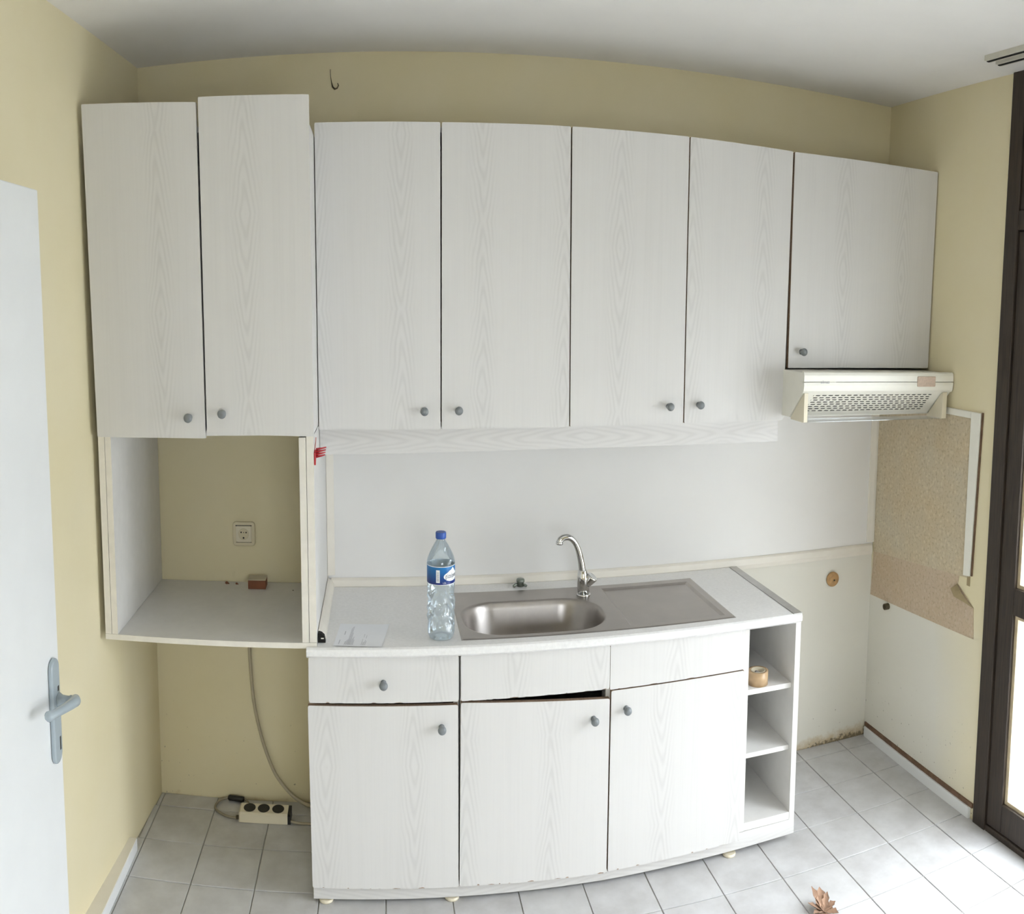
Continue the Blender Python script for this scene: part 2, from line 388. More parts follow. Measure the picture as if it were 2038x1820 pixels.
# ------------------------------------------------------------------ the room
yl = YF - 0.15
fl = MB().box(-0.6, XR + 0.12, yl, 0.12, -0.14, -0.004).build('floor', GROUT, origin=(0, 0, 0)); struct(fl)
TX, TSX, TY, TSY, GAP = 2.242, 0.2225, -0.528, 0.2192, 0.0035
def tile_mesh(w, d):
    mb = MB().box(-w / 2, w / 2, -d / 2, d / 2, -0.006, 0.0)
    o = mb.build('tile', TILE, fl, origin=(0, 0, 0), bevel=0.0012, bseg=1); return o
full = None
for ix in range(-11, 4):
    for iy in range(-2, 18):
        x0, x1 = TX + ix * TSX + GAP / 2, TX + (ix + 1) * TSX - GAP / 2
        y1, y0 = TY - iy * TSY + TSY - GAP / 2, TY - iy * TSY + GAP / 2
        y1 = min(y1, -0.002); y0 = max(y0, YF + 0.002)
        x0 = max(x0, XL((y0 + y1) / 2) + 0.003); x1 = min(x1, XR - 0.002)
        if x1 - x0 < 0.012 or y1 - y0 < 0.012: continue
        w, d = x1 - x0, y1 - y0; loc = ((x0 + x1) / 2, (y0 + y1) / 2, random.uniform(-0.0006, 0.0004))
        if abs(w - (TSX - GAP)) < 1e-4 and abs(d - (TSY - GAP)) < 1e-4:
            if full is None: full = o = tile_mesh(w, d)
            else: o = bpy.data.objects.new('tile', full.data); COL.objects.link(o); o.parent = fl
        else: o = tile_mesh(w, d)
        o.location = loc
struct(MB().box(-0.6, XR + 0.12, yl, 0.12, H, H + 0.12).build('ceiling', CEIL, origin=(0, 0, 0)))
struct(MB().box(-0.6, XR + 0.12, 0.0, 0.12, -0.14, H).build('wall_back', WALLB, origin=(0, 0, 0)))
struct(MB().prism([(XL(0), 0), (XL(yl), yl), (XL(yl) - 0.12, yl), (XL(0) - 0.12, 0)], 'z', -0.14, H).build('wall_left', WALL, origin=(0, 0, 0)))
struct(MB().box(XR, XR + 0.12, DOOR_Y0, 0, -0.14, H).box(XR, XR + 0.12, yl, DOOR_Y1, -0.14, H).build('wall_right', WALLR, origin=(0, 0, 0)))
struct(MB().box(-0.6, WX0, yl, YF, -0.14, H).box(WX1, XR + 0.12, yl, YF, -0.14, H).box(WX0, WX1, yl, YF, -0.14, WZ0).box(WX0, WX1, yl, YF, WZ1, H).build('wall_front', WALL, origin=(0, 0, 0)))
wn = bpy.data.objects.new('added_window_1', None); COL.objects.link(wn); wn.location = ((WX0 + WX1) / 2, YF, WZ0); struct(wn)  # added rear window, out of view, lets in fill light
for xa, xb, za, zb in ((WX0, WX0 + 0.06, WZ0, WZ1), (WX1 - 0.06, WX1, WZ0, WZ1), (WX0 + 0.06, WX1 - 0.06, WZ0, WZ0 + 0.06), (WX0 + 0.06, WX1 - 0.06, WZ1 - 0.06, WZ1), ((WX0 + WX1) / 2 - 0.035, (WX0 + WX1) / 2 + 0.035, WZ0 + 0.06, WZ1 - 0.06)):
    MB().box(xa, xb, YF - 0.10, YF - 0.04, za, zb).build('added_window_frame', FRAMEW, wn, bevel=0.003)
for xa, xb in ((WX0 + 0.06, (WX0 + WX1) / 2 - 0.035), ((WX0 + WX1) / 2 + 0.035, WX1 - 0.06)):
    MB().box(xa, xb, YF - 0.072, YF - 0.068, WZ0 + 0.06, WZ1 - 0.06).build('pane', GLASS, wn)
struct(MB().box(XR + 0.12, 14, -12, 8, -0.25, -0.12).build('ground_outside', GROUND, origin=(0, 0, 0)))

# skirting boards
bl = MB().prism([(XL(-0.385), -0.385), (0.009, -0.385), (0.011, -0.73), (0.011, -1.1), (XL(-1.1), -1.1)], 'z', 0.0, 0.042)
bl = bl.build('baseboard_left', WHITEP, bevel=0.002); struct(bl)
MB().prism([(XL(-0.385) - 0.0, -0.388), (0.007, -0.388), (0.009, -1.1), (XL(-1.1), -1.1)], 'z', 0.042, 0.0445).build('top_edge', TRIMC, bl)
br = MB().box(XR - 0.014, XR, -0.785, -0.018, 0.0, 0.043).build('baseboard_right', WHITEP, bevel=0.0015); struct(br)
MB().box(XR - 0.007, XR, -0.80, -0.012, 0.0432, 0.060).build('top_edge', BROWNEDGE, br)

# white room door, swung open along the left wall
LX0, LX1 = 0.010, 0.050
dr = MB().box(LX0, LX1, -2.02, -1.16, 0.012, 2.105).build('door_1', WHITEP, origin=(LX1, -1.16, 0), bevel=0.003); struct(dr)
pl = []
for k in range(13): t = math.pi * k / 12; pl.append((-1.213 + 0.027 * math.cos(t), 0.957 + 0.027 * math.sin(t)))
for k in range(13): t = math.pi + math.pi * k / 12; pl.append((-1.213 + 0.027 * math.cos(t), 0.748 + 0.027 * math.sin(t)))
hp = MB().prism(pl, 'x', LX1, LX1 + 0.013).build('handle_plate', HANDLEM, dr, bevel=0.006, bseg=3)
hp['label'] = 'blue grey plastic handle plate'
mb = MB().lathe([(0.017, 0.0), (0.017, 0.004), (0.0125, 0.012), (0.0115, 0.030), (0.014, 0.034), (0.014, 0.042)], (LX1 + 0.012, -1.203, 0.878), (1, 0, 0), 20)
mb.tube([(LX1 + 0.048, -1.196, 0.878), (LX1 + 0.060, -1.200, 0.881), (LX1 + 0.066, -1.216, 0.886), (LX1 + 0.066, -1.245, 0.890), (LX1 + 0.062, -1.29, 0.897), (LX1 + 0.056, -1.335, 0.904), (LX1 + 0.051, -1.362, 0.908), (LX1 + 0.050, -1.372, 0.909)],
        [0.010, 0.0135, 0.0145, 0.0125, 0.011, 0.0105, 0.0125, 0.006], 14)
mb.build('door_handle', HANDLEM, dr)
MB().box(LX1 + 0.0125, LX1 + 0.0135, -1.206, -1.199, 0.752, 0.785).build('keyhole', BLACK, dr)
MB().box(LX1 + 0.0125, LX1 + 0.0137, -1.206, -1.198, 0.900, 0.912).build('screw_hole', BLACK, dr)

# glazed balcony door in the right wall
gd = bpy.data.objects.new('door_2', None); COL.objects.link(gd); gd.location = (XR, DOOR_Y0, 0); struct(gd)
def gbox(name, x0, x1, y0, y1, z0, z1, m, p=gd, bv=0.003): return MB().box(x0, x1, y0, y1, z0, z1).build(name, m, p, bevel=bv)
gbox('jamb', XR - 0.012, XR + 0.09, -0.812, -0.882, 0.0, H, FRAMEW)
gbox('jamb', XR - 0.012, XR + 0.09, -2.68, -2.75, 0.0, H, FRAMEW)
DT = 2.12
gbox('head', XR - 0.010, XR + 0.088, -0.882, -2.68, DT + 0.003, DT + 0.07, FRAMEW)
gbox('added_transom_panel', XR - 0.004, XR + 0.088, -0.882, -2.68, DT + 0.07, H, FRAMEW)  # opaque panel above the leaves, added to keep light off the upper cabinets
gbox('threshold', XR - 0.006, XR + 0.09, -0.882, -2.68, -0.003, 0.022, FRAMEW)
for a, b_ in ((-0.884, -1.780), (-1.783, -2.678)):
    leaf = gbox('leaf_stile', XR - 0.002, XR + 0.05, a, a - 0.081, 0.025, DT, FRAMEW)
    gbox('leaf_stile', XR - 0.002, XR + 0.05, b_ + 0.081, b_, 0.025, DT, FRAMEW)
    for z0, z1 in ((0.025, 0.130), (0.810, 0.904), (DT - 0.107, DT)):
        gbox('leaf_rail', XR - 0.001, XR + 0.049, a - 0.081, b_ + 0.081, z0, z1, FRAMEW)
    for z0, z1 in ((0.130, 0.810), (0.904, DT - 0.107)):
        ya, yb = a - 0.081, b_ + 0.081
        bd = MB().box(XR + 0.012, XR + 0.038, ya, ya - 0.016, z0, z1).box(XR + 0.012, XR + 0.038, yb + 0.016, yb, z0, z1).box(XR + 0.012, XR + 0.038, ya - 0.016, yb + 0.016, z0, z0 + 0.014).box(XR + 0.012, XR + 0.038, ya - 0.016, yb + 0.016, z1 - 0.014, z1)
        bd.build('pane_bead', BEAD, gd)
        gbox('pane', XR + 0.024, XR + 0.028, ya - 0.012, yb + 0.012, z0 + 0.010, z1 - 0.010, GLASS, bv=0)

# unseen roller shutter, added over the upper panes to dim the upper cabinets
SHUT = 1.78; z = DT + 0.06
while z > SHUT:
    MB().prism([(XR + 0.100, z), (XR + 0.108, z - 0.006), (XR + 0.108, z - 0.040), (XR + 0.100, z - 0.0455), (XR + 0.098, z - 0.03), (XR + 0.098, z - 0.015)], 'y', DOOR_Y1 + 0.02, DOOR_Y0 - 0.02).build('added_shutter_slat', BOARD, gd); z -= 0.046

# ------------------------------------------------------------------ cabinet doors
def door(name, corners, y, parent, mat=WOODV, thick=0.0182, jag=0.0, core=None, r=0.004):
    """corners (x,z): TL, TR, BR, BL; front face at y; optional chipped lower edge"""
    tl, tr, brc, blc = corners
    def corner(p, a, b):
        p, a, b = Vector(p), Vector(a), Vector(b)
        u = (a - p).normalized() * r; w = (b - p).normalized() * r
        return [tuple(p + u), tuple(p + (u + w) * 0.29), tuple(p + w)]
    pts = corner(tl, blc, tr) + corner(tr, tl, brc) + corner(brc, tr, blc)
    if jag:
        p0, p1 = Vector(brc), Vector(blc); t = 0.02; d = (p1 - p0); L_ = d.length
        s = r * 1.5
        while s < L_ - r * 2:
            w = random.uniform(0.006, 0.03); gap = random.uniform(0.01, 0.07)
            e = min(s + w, L_ - r * 2)
            h = random.uniform(0.2, 1.0) * jag if random.random() < 0.75 else 0
            if h > 0 and e - s > 0.004:
                q0, q1 = p0 + d * (s / L_), p0 + d * (e / L_); m_ = p0 + d * ((s + (e - s) * random.uniform(0.3, 0.7)) / L_)
                pts += [tuple(q0), (q0.x - 0.001, q0.y + h * 0.6), (m_.x, m_.y + h), (q1.x + 0.001, q1.y + h * 0.5), tuple(q1)]
            s = e + gap
    pts += corner(blc, brc, tl)
    mb = MB().prism(pts, 'y', y, y + 0.0011, 0)
    i = 0.0004
    mb.prism([(tl[0] + i, tl[1] - i), (tr[0] - i, tr[1] - i), (brc[0] - i, brc[1] + i), (blc[0] + i, blc[1] + i)], 'y', y + 0.0011, y + thick, 1)
    org = ((tl[0] + tr[0]) / 2, y, (tl[1] + blc[1]) / 2)
    return mb.build(name, [mat, core or BOARD], parent, origin=org)

_kn = {}
def knob(parent, x, y, z, big=1.0):
    prof = [(0.0095, 0.0), (0.0095, 0.0015), (0.0058, 0.004), (0.0055, 0.012), (0.0085, 0.0155), (0.0125, 0.019), (0.0138, 0.0235), (0.0128, 0.028), (0.0090, 0.0315), (0.0035, 0.0332)]
    if 'm' not in _kn:
        o = MB().lathe(prof, (x, y, z), (0, -1, 0), 24).build('knob', KNOBM, parent, origin=(x, y, z)); _kn['m'] = o
        return o
    return share(_kn['m'], parent, (x, y, z), 'knob')

# ---- tall wall cabinet by the left wall
Y1 = -0.6145
t = thing('wall_cabinet', 'tall two-door wall cabinet hung in the left corner above the open niche', 'cabinet', (0.34, -0.30, 1.437))
yb = Y1 + 0.0195
MB().box(0.0, 0.018, yb, -0.004, 1.440, 2.32).box(0.676, 0.694, yb, -0.004, 1.440, 2.32).box(0.018, 0.676, yb, -0.004, 1.440, 1.456).box(0.018, 0.676, yb, -0.004, 2.304, 2.32).box(0.018, 0.676, -0.010, -0.004, 1.456, 2.304).build('body', BOARD, t)
d1 = door('door', [(-0.0145, 2.4135), (0.3545, 2.384), (0.3555, 1.4352), (-0.0035, 1.4392)], Y1, t)
d2 = door('door', [(0.3615, 2.3975), (0.6990, 2.3852), (0.6975, 1.4388), (0.3610, 1.4486)], Y1, t)
knob(d1, 0.306, Y1, 1.497); knob(d2, 0.414, Y1, 1.508)
MB().box(-0.010, 0.0, Y1 + 0.03, Y1 + 0.075, 2.245, 2.29).build('hinge', WIRE, t); MB().box(-0.009, 0.0, Y1 + 0.03, Y1 + 0.06, 1.515, 1.54).build('hinge', WIRE, t)

# ---- open niche under it
t = thing('open_niche', 'open box niche of cream boards under the tall corner cabinet', 'shelf unit', (0.34, -0.30, 0.807))
yn = -0.5945
def bpan(name, parent, x0, x1, y0, y1, z0, z1, edge=EDGE):
    """board with its own coloured front edge band"""
    mb = MB().box(x0, x1, y0 + 0.0012, y1, z0, z1, 0).box(x0, x1, y0, y0 + 0.0012, z0, z1, 1)
    return mb.build(name, [BOARD, edge], parent)
bpan('filler_panel', t, -0.009, 0.0125, yn, -0.20, 0.826, 1.437)
bpan('side_panel', t, 0.0140, 0.0345, yn, -0.004, 0.826, 1.437)
bpan('side_panel', t, 0.6485, 0.6700, yn + 0.001, -0.004, 0.826, 1.433)
bpan('side_panel', t, 0.6715, 0.6945, yn + 0.002, -0.004, 0.826, 1.437)
bpan('bottom_board', t, -0.009, 0.6945, yn - 0.001, -0.004, 0.8085, 0.8255)

# ---- row of upper cabinets
Y2 = -0.3728; yb2 = Y2 + 0.0195; B = [0.6965, 1.1126, 1.5502, 1.9727, 2.3844, 3.0490]
def upper_body(t, x0, x1, z0, z1):
    mb = MB().box(x0, x0 + 0.016, yb2, -0.004, z0, z1).box(x1 - 0.016, x1, yb2, -0.004, z0, z1).box(x0 + 0.016, x1 - 0.016, yb2, -0.004, z0, z0 + 0.016)
    mb.box(x0 + 0.016, x1 - 0.016, yb2, -0.004, z1 - 0.016, z1).box(x0 + 0.016, x1 - 0.016, -0.010, -0.004, z0 + 0.016, z1 - 0.016)
    mb.build('body', BOARD, t)
BT, BB = 2.3533, 1.4251
t = thing('wall_cabinet', 'two-door upper cabinet next to the tall corner cabinet, over the bottle', 'cabinet', ((B[0] + B[2]) / 2, -0.18, BB), 'upper cabinets in the row')
upper_body(t, 0.7000, 1.5460, BB + 0.002, BT - 0.012)
d = door('door', [(B[0] + 0.001, BT + 0.002), (B[1] - 0.0035, BT - 0.001), (B[1] - 0.0055, BB - 0.002), (B[0] + 0.0005, BB)], Y2, t, core=CHIP); knob(d, 1.052, Y2, 1.481)
d = door('door', [(B[1] + 0.0015, BT - 0.001), (B[2] - 0.0045, BT + 0.001), (B[2] + 0.001, BB - 0.001), (B[1] - 0.0015, BB - 0.002)], Y2, t, core=CHIP); knob(d, 1.168, Y2, 1.482)
t = thing('wall_cabinet', 'two-door upper cabinet over the sink tap, left of the range hood', 'cabinet', ((B[2] + B[4]) / 2, -0.18, BB), 'upper cabinets in the row')
upper_body(t, 1.5545, 2.3790, BB + 0.002, BT - 0.012)
d = door('door', [(B[2] + 0.0005, BT + 0.001), (B[3] - 0.0035, BT), (B[3] - 0.002, BB + 0.003), (B[2] + 0.005, BB - 0.001)], Y2, t, core=CHIP); knob(d, 1.914, Y2, 1.485)
d = door('door', [(B[3] + 0.0010, BT), (B[4] - 0.0055, BT - 0.006), (B[4] - 0.0095, BB + 0.007), (B[3] + 0.0025, BB + 0.003)], Y2, t, core=CHIP); knob(d, 2.029, Y2, 1.489)
HB = 1.618
t = thing('wall_cabinet', 'short single-door upper cabinet above the range hood', 'cabinet', ((B[4] + B[5]) / 2, -0.18, HB), 'upper cabinets in the row')
upper_body(t, 2.3900, 3.0400, HB, BT - 0.012)
d = door('door', [(B[4] + 0.0020, BT - 0.007), (B[5] + 0.001, BT + 0.006), (B[5] - 0.002, HB - 0.001), (B[4] + 0.004, HB - 0.006)], Y2, t, core=CHIP); knob(d, 2.442, Y2, 1.669)
MB().box(3.0420, 3.0545, Y2 + 0.012, -0.10, HB + 0.05, BT - 0.02).build('filler_strip', EDGE, t)

# ---- pelmet board under the row
pb = MB().prism([(0.6965, 1.4235), (2.3730, 1.4290), (2.3745, 1.3505), (1.55, 1.3485), (0.6965, 1.3410)], 'y', -0.334, -0.318).build('pelmet_board', [WOODH], origin=(1.5, -0.334, 1.385))
tag(pb, 'narrow white woodgrain pelmet board under the upper cabinets', 'board')

# ------------------------------------------------------------------ range hood
t = thing('range_hood', 'cream white range hood under the short cabinet on the right', 'range hood', (2.71, -0.27, 1.442))
hx0, hx1 = 2.369, 3.047
side = [(-0.531, 1.541), (-0.531, 1.607), (-0.02, 1.607), (-0.02, 1.449), (-0.432, 1.449)]
for a in ((hx0, hx0 + 0.006), (hx1 - 0.006, hx1)):
    MB().prism(side, 'x', a[0], a[1]).build('side_panel', HOODW, t)
MB().box(hx0 + 0.006, hx1 - 0.006, -0.53, -0.02, 1.601, 1.607).build('top_panel', HOODW, t)
MB().box(hx0 + 0.006, hx1 - 0.006, -0.432, -0.02, 1.449, 1.453).build('bottom_panel', HOODW, t)
fp = MB().prism([(-0.534, 1.6125), (-0.541, 1.609), (-0.5435, 1.600), (-0.5435, 1.5785), (-0.528, 1.5785), (-0.528, 1.6125)], 'x', hx0 - 0.003, hx1 + 0.003).build('front_panel', HOODW, t)
MB().prism([(-0.5435, 1.5765), (-0.5445, 1.566), (-0.541, 1.547), (-0.534, 1.540), (-0.526, 1.540), (-0.526, 1.5765)], 'x', hx0 - 0.003, hx1 + 0.003).build('pull_out_front', HOODW, t)
mb = MB()
for vs_fs in [text_mesh('silmaz', 0.0155)]:
    vs, fs = vs_fs; mb.add([(2.434 + x, -0.5440, 1.5725 + y) for x, y, z in vs], fs)
bt = mb.build('brand_lettering', INK, fp)
MB().box(2.474, 2.50, -0.5440, -0.5425, 1.5770, 1.5782).build('light_gap', HOODW, fp)
sw = MB().prism(rr(2.869, 2.957, 1.561, 1.598, 0.004), 'y', -0.5475, -0.5430).build('switch_plate', PINKS, t, bevel=0.001)
# sloping slotted grille
P0, P1 = Vector((-0.529, 1.5395)), Vector((-0.4345, 1.4535))
gx0, gx1 = hx0 + 0.006, hx1 - 0.006
gd_ = P1 - P0; glen = gd_.length; gu = gd_ / glen; gn = Vector((gu.y, -gu.x))  # inward normal (+y,+z)
if gn.x < 0: gn = -gn
mb = MB()
def slab(xa, xb, s0, s1, th=0.0015):
    a, b2 = P0 + gu * s0, P0 + gu * s1; c, d_ = b2 + gn * th, a + gn * th
    mb.prism([tuple(a), tuple(b2), tuple(c), tuple(d_)], 'x', xa, xb)
sx0, sx1, s0, s1 = 2.420, 2.962, 0.012, 0.112
slab(gx0, sx0, 0, glen); slab(sx1, gx1, 0, glen); slab(sx0, sx1, 0, s0); slab(sx0, sx1, s1, glen)
rows, cols = 8, 20; rh = (s1 - s0) / rows; cw = (sx1 - sx0) / cols
for r_ in range(rows):
    a = s0 + r_ * rh
    slab(sx0, sx1, a + 0.0062, a + rh)
    off = 0.0 if r_ % 2 else cw * 0.25
    xs = [sx0 + off + k * cw for k in range(cols + 1)]
    for k in range(cols + 1):
        xa, xb = max(sx0, xs[k] - 0.0045), min(sx1, xs[k] + 0.0045)
        if xb > xa: slab(xa, xb, a, a + 0.0062)
mb.build('grille', HOODW, t)
a, b2 = P0 + gn * 0.012 + gu * 0.005, P1 + gn * 0.012 - gu * 0.005
MB().prism([tuple(a), tuple(b2), tuple(b2 + gn * 0.004), tuple(a + gn * 0.004)], 'x', gx0 + 0.01, gx1 - 0.01).build('filter', BLACK, t)
for xa in (hx0 + 0.004, hx1 - 0.042):
    MB().prism([(-0.537, 1.5400), (-0.537, 1.4420), (-0.527, 1.4410), (-0.436, 1.4420), (-0.436, 1.447), (-0.520, 1.530)], 'x', xa, xa + (0.016 if xa < 2.6 else 0.022)).build('bracket', CREAM, t, bevel=0.001)
MB().box(hx0 + 0.022, hx1 - 0.045, -0.527, -0.437, 1.4405, 1.4425).build('visor', VISOR, t)

# ------------------------------------------------------------------ splash panel and its mouldings
MB_ = MB().box(0.696, XR - 0.001, -0.004, -0.0005, 0.800, 1.62).build('splash_panel', SPLASH)
tag(MB_, 'plain off-white splash panel on the back wall above the sink', 'panel')
o = MB().prism([(0.6955, -0.0045), (0.6955, -0.016), (0.704, -0.013), (0.7235, -0.006), (0.7235, -0.0045)], 'z', 0.855, 1.60).build('corner_moulding', TRIMC); tag(o, 'thin upright cream moulding beside the niche, left end of the splash panel', 'moulding')
o = MB().prism([(3.018, -0.0045), (3.020, -0.011), (3.043, -0.016), (XR - 0.0005, -0.016), (XR - 0.0005, -0.0045)], 'z', 0.852, 1.45).build('corner_moulding', TRIMC); tag(o, 'upright cream moulding in the right wall corner below the hood', 'moulding')
o = MB().prism([(-0.0045, 0.800), (-0.0160, 0.8005), (-0.0185, 0.8165), (-0.014, 0.838), (-0.008, 0.845), (-0.0045, 0.845)], 'x', 0.708, 3.047).build('worktop_upstand', TRIMC); tag(o, 'long cream upstand moulding along the back wall behind the sink', 'moulding')
t = thing('worktop_upstand', 'short cream upstand moulding against the niche side, black broken end', 'moulding', (0.71, -0.3, 0.8155))
MB().prism([(0.6955, 0.8180), (0.7210, 0.8158), (0.7190, 0.828), (0.7070, 0.843), (0.6975, 0.848), (0.6955, 0.846)], 'y', -0.545, -0.019).build('moulding_strip', TRIMC, t)
MB().prism([(0.6965, 0.8162), (0.7205, 0.8158), (0.7165, 0.835), (0.7080, 0.8425), (0.6985, 0.845), (0.6965, 0.842)], 'y', -0.566, -0.5455).build('end_hole', DARKV, t)
MB().box(0.706, 0.715, -0.5685, -0.565, 0.828, 0.831).build('broken_tab', EDGE, t)

# ------------------------------------------------------------------ worktop with sink
WZ, WB, WF = 0.8153, 0.784, -0.6135
W0, W1 = 0.6617, 2.3565
SX0, SX1, SY0, SY1 = 1.159, 2.1165, -0.565, -0.1085
t = thing('worktop', 'white mottled worktop with a grey metal end strip on the right', 'worktop', ((W0 + W1) / 2, -0.3, WB))
YN = -0.5975
fr = [(WF + 0.010, WB), (WF, WB + 0.008), (WF, WZ - 0.011), (WF + 0.003, WZ - 0.004), (WF + 0.010, WZ), (YN, WZ), (YN, WB)]
mb = MB()
mb.prism(fr, 'x', W0, W1)
XN = 0.6955
mb.box(XN, W1, YN, SY0 + 0.02, WB, WZ); mb.box(XN, SX0 + 0.02, SY0 + 0.02, -0.0215, WB, WZ); mb.box(SX1 - 0.02, W1, SY0 + 0.02, -0.0215, WB, WZ); mb.box(SX0 + 0.02, SX1 - 0.02, SY1 - 0.02, -0.0215, WB, WZ)
mb.build('top_board', WORK, t, origin=(1.5, -0.3, WB))
MB().prism([(2.3265, WZ), (2.3255, WZ + 0.0016), (2.3590, WZ + 0.0016), (2.3600, WB + 0.003), (2.3570, WB + 0.003), (2.3570, WZ)], 'y', WF + 0.008, -0.0215).build('end_strip', ALU, t)

t = thing('kitchen_sink', 'stainless steel inset sink with one oval bowl and drainboard', 'sink', ((SX0 + SX1) / 2, -0.33, WZ))
DZ = WZ + 0.0022
bc = Vector((1.4285, -0.383)); bw, bh, brd = 0.243, 0.150, 0.125
def outline(w, h, r, n=12):
    pts = []
    for cx, cy, a0 in ((w - r, h - r, 0), (-w + r, h - r, 90), (-w + r, -h + r, 180), (w - r, -h + r, 270)):
        for k in range(n + 1):
            tt = math.radians(a0 + 90 * k / n); pts.append((bc.x + cx + r * math.cos(tt), bc.y + cy + r * math.sin(tt)))
    return pts
rings = []
for w, h, r, z in ((bw + 0.010, bh + 0.010, brd + 0.008, DZ), (bw + 0.004, bh + 0.004, brd + 0.003, DZ - 0.0015), (bw, bh, brd, DZ - 0.007), (bw - 0.006, bh - 0.006, brd - 0.004, DZ - 0.025), (bw - 0.016, bh - 0.014, brd - 0.008, DZ - 0.10),
                   (bw - 0.028, bh - 0.026, brd - 0.016, DZ - 0.130), (bw - 0.050, bh - 0.046, brd - 0.032, DZ - 0.146), (bw - 0.085, bh - 0.078, brd - 0.058, DZ - 0.152), (bw - 0.15, bh - 0.12, 0.025, DZ - 0.154)):
    rings.append([(x, y, z) for x, y in outline(w, h, r)])
n = len(rings[0]); vs = [p for r in rings for p in r]; fs = []
for i in range(len(rings) - 1):
    for k in range(n): fs.append((i * n + k, i * n + (k + 1) % n, (i + 1) * n + (k + 1) % n, (i + 1) * n + k))
fs.append(tuple((len(rings) - 1) * n + k for k in range(n)))
MB().add(vs, fs, 0, True).build('bowl', STEEL, t, origin=(bc.x, bc.y, DZ))
MB().lathe([(0.030, 0.0), (0.030, 0.003), (0.022, 0.004), (0.018, 0.0015)], (bc.x - 0.02, bc.y + 0.0, DZ - 0.1545), seg=24).build('drain', CHROME, t)
# deck around the bowl, folded rim, drainboard
XM = 1.700
mb = MB(); outer = []
hw0, hw1, hy0, hy1 = SX0 + 0.006, XM, SY0 + 0.006, SY1 - 0.006
for x, y, z in rings[0]:
    d2_ = Vector((x, y)) - bc; kx = ((hw1 - bc.x) if d2_.x > 0 else (hw0 - bc.x)) / d2_.x if abs(d2_.x) > 1e-6 else 1e9
    ky = ((hy1 - bc.y) if d2_.y > 0 else (hy0 - bc.y)) / d2_.y if abs(d2_.y) > 1e-6 else 1e9
    k = min(abs(kx), abs(ky)); outer.append((bc.x + d2_.x * k, bc.y + d2_.y * k, DZ))
mb.add(rings[0] + outer, [(k, (k + 1) % n, n + (k + 1) % n, n + k) for k in range(n)])
# corner fills
for cx, cy in ((hw1, hy1), (hw0, hy1), (hw0, hy0), (hw1, hy0)):
    best = sorted(range(n), key=lambda k: (outer[k][0] - cx) ** 2 + (outer[k][1] - cy) ** 2)[:2]
    mb.add([outer[best[0]], outer[best[1]], (cx, cy, DZ)], [(0, 1, 2)])
x0, x1, y0, y1 = XM, SX1 - 0.006, hy0, hy1
ix0, ix1, iy0, iy1 = XM + 0.035, SX1 - 0.030, SY0 + 0.030, SY1 - 0.042
jx0, jx1, jy0, jy1 = ix0 + 0.010, ix1 - 0.012, iy0 + 0.010, iy1 - 0.012
o4 = [(x0, y0, DZ), (x1, y0, DZ), (x1, y1, DZ), (x0, y1, DZ)]; i4 = [(ix0, iy0, DZ), (ix1, iy0, DZ), (ix1, iy1, DZ), (ix0, iy1, DZ)]
mb.add(o4 + i4, [(0, 1, 5, 4), (1, 2, 6, 5), (2, 3, 7, 6), (3, 0, 4, 7)])
# rolled outer rim
R4 = [(SX0, SY0), (SX1, SY0), (SX1, SY1), (SX0, SY1)]; I4 = [(hw0, hy0), (x1, hy0), (x1, hy1), (hw0, hy1)]
for k in range(4):
    a, b2, c, d_ = R4[k], R4[(k + 1) % 4], I4[(k + 1) % 4], I4[k]
    mb.add([(*a, WZ + 0.0002), (*b2, WZ + 0.0002), (*c, DZ), (*d_, DZ)], [(0, 1, 2, 3)])
mb.build('deck', STEEL, t, origin=(1.6, -0.3, DZ))
g4 = [(jx0, jy0, DZ - 0.006), (jx1, jy0, DZ - 0.006), (jx1, jy1, DZ - 0.006), (jx0, jy1, DZ - 0.006)]
MB().add(i4 + g4, [(0, 1, 5, 4), (1, 2, 6, 5), (2, 3, 7, 6), (3, 0, 4, 7), (4, 5, 6, 7)]).build('drainboard', STEEL, t, origin=(1.9, -0.33, DZ))

# ---- tap
fx, fy = 1.652, -0.208
t = thing('kitchen_tap', 'chrome swan-neck mixer tap behind the sink bowl', 'tap', (fx, fy, DZ))
MB().lathe([(0.0265, 0.0), (0.0265, 0.004), (0.0235, 0.0075)], (fx, fy, DZ), seg=28).build('flange', CHROME, t)
MB().lathe([(0.0225, 0.0), (0.0225, 0.052), (0.0215, 0.062), (0.0165, 0.080), (0.0150, 0.083)], (fx, fy, DZ + 0.0075), (-0.06, 0, 1), seg=28).build('body', CHROME, t)
sp = smooth_path([(1.648, fy, 0.880), (1.646, fy, 0.905), (1.642, fy, 0.932), (1.636, fy, 0.958), (1.628, fy, 0.982), (1.617, fy, 1.003), (1.602, fy - 0.002, 1.0185), (1.586, fy - 0.004, 1.0245), (1.571, fy - 0.005, 1.0235), (1.560, fy - 0.006, 1.0165), (1.5565, fy - 0.006, 1.008)], 3)
MB().tube(sp, [0.0142 - 0.0035 * min(1, k / 14) + 0.0022 * max(0, (k - 18) / (len(sp) - 19)) for k in range(len(sp))], 20).build('spout', CHROME, t)
MB().lathe([(0.0132, 0.0), (0.0135, 0.009), (0.0105, 0.0105)], sp[-1] + Vector((0.0, 0, 0.003)), (-0.05, 0, -1), 20).build('aerator', CHROME, t)
ld = Vector((0.55, -0.25, 0.80)).normalized()
MB().lathe([(0.0125, 0.0), (0.015, 0.010), (0.0195, 0.030), (0.0205, 0.036), (0.017, 0.038), (0.009, 0.034)], Vector((fx + 0.010, fy - 0.010, DZ + 0.040)), ld, 24).build('lever_knob', CHROME, t)

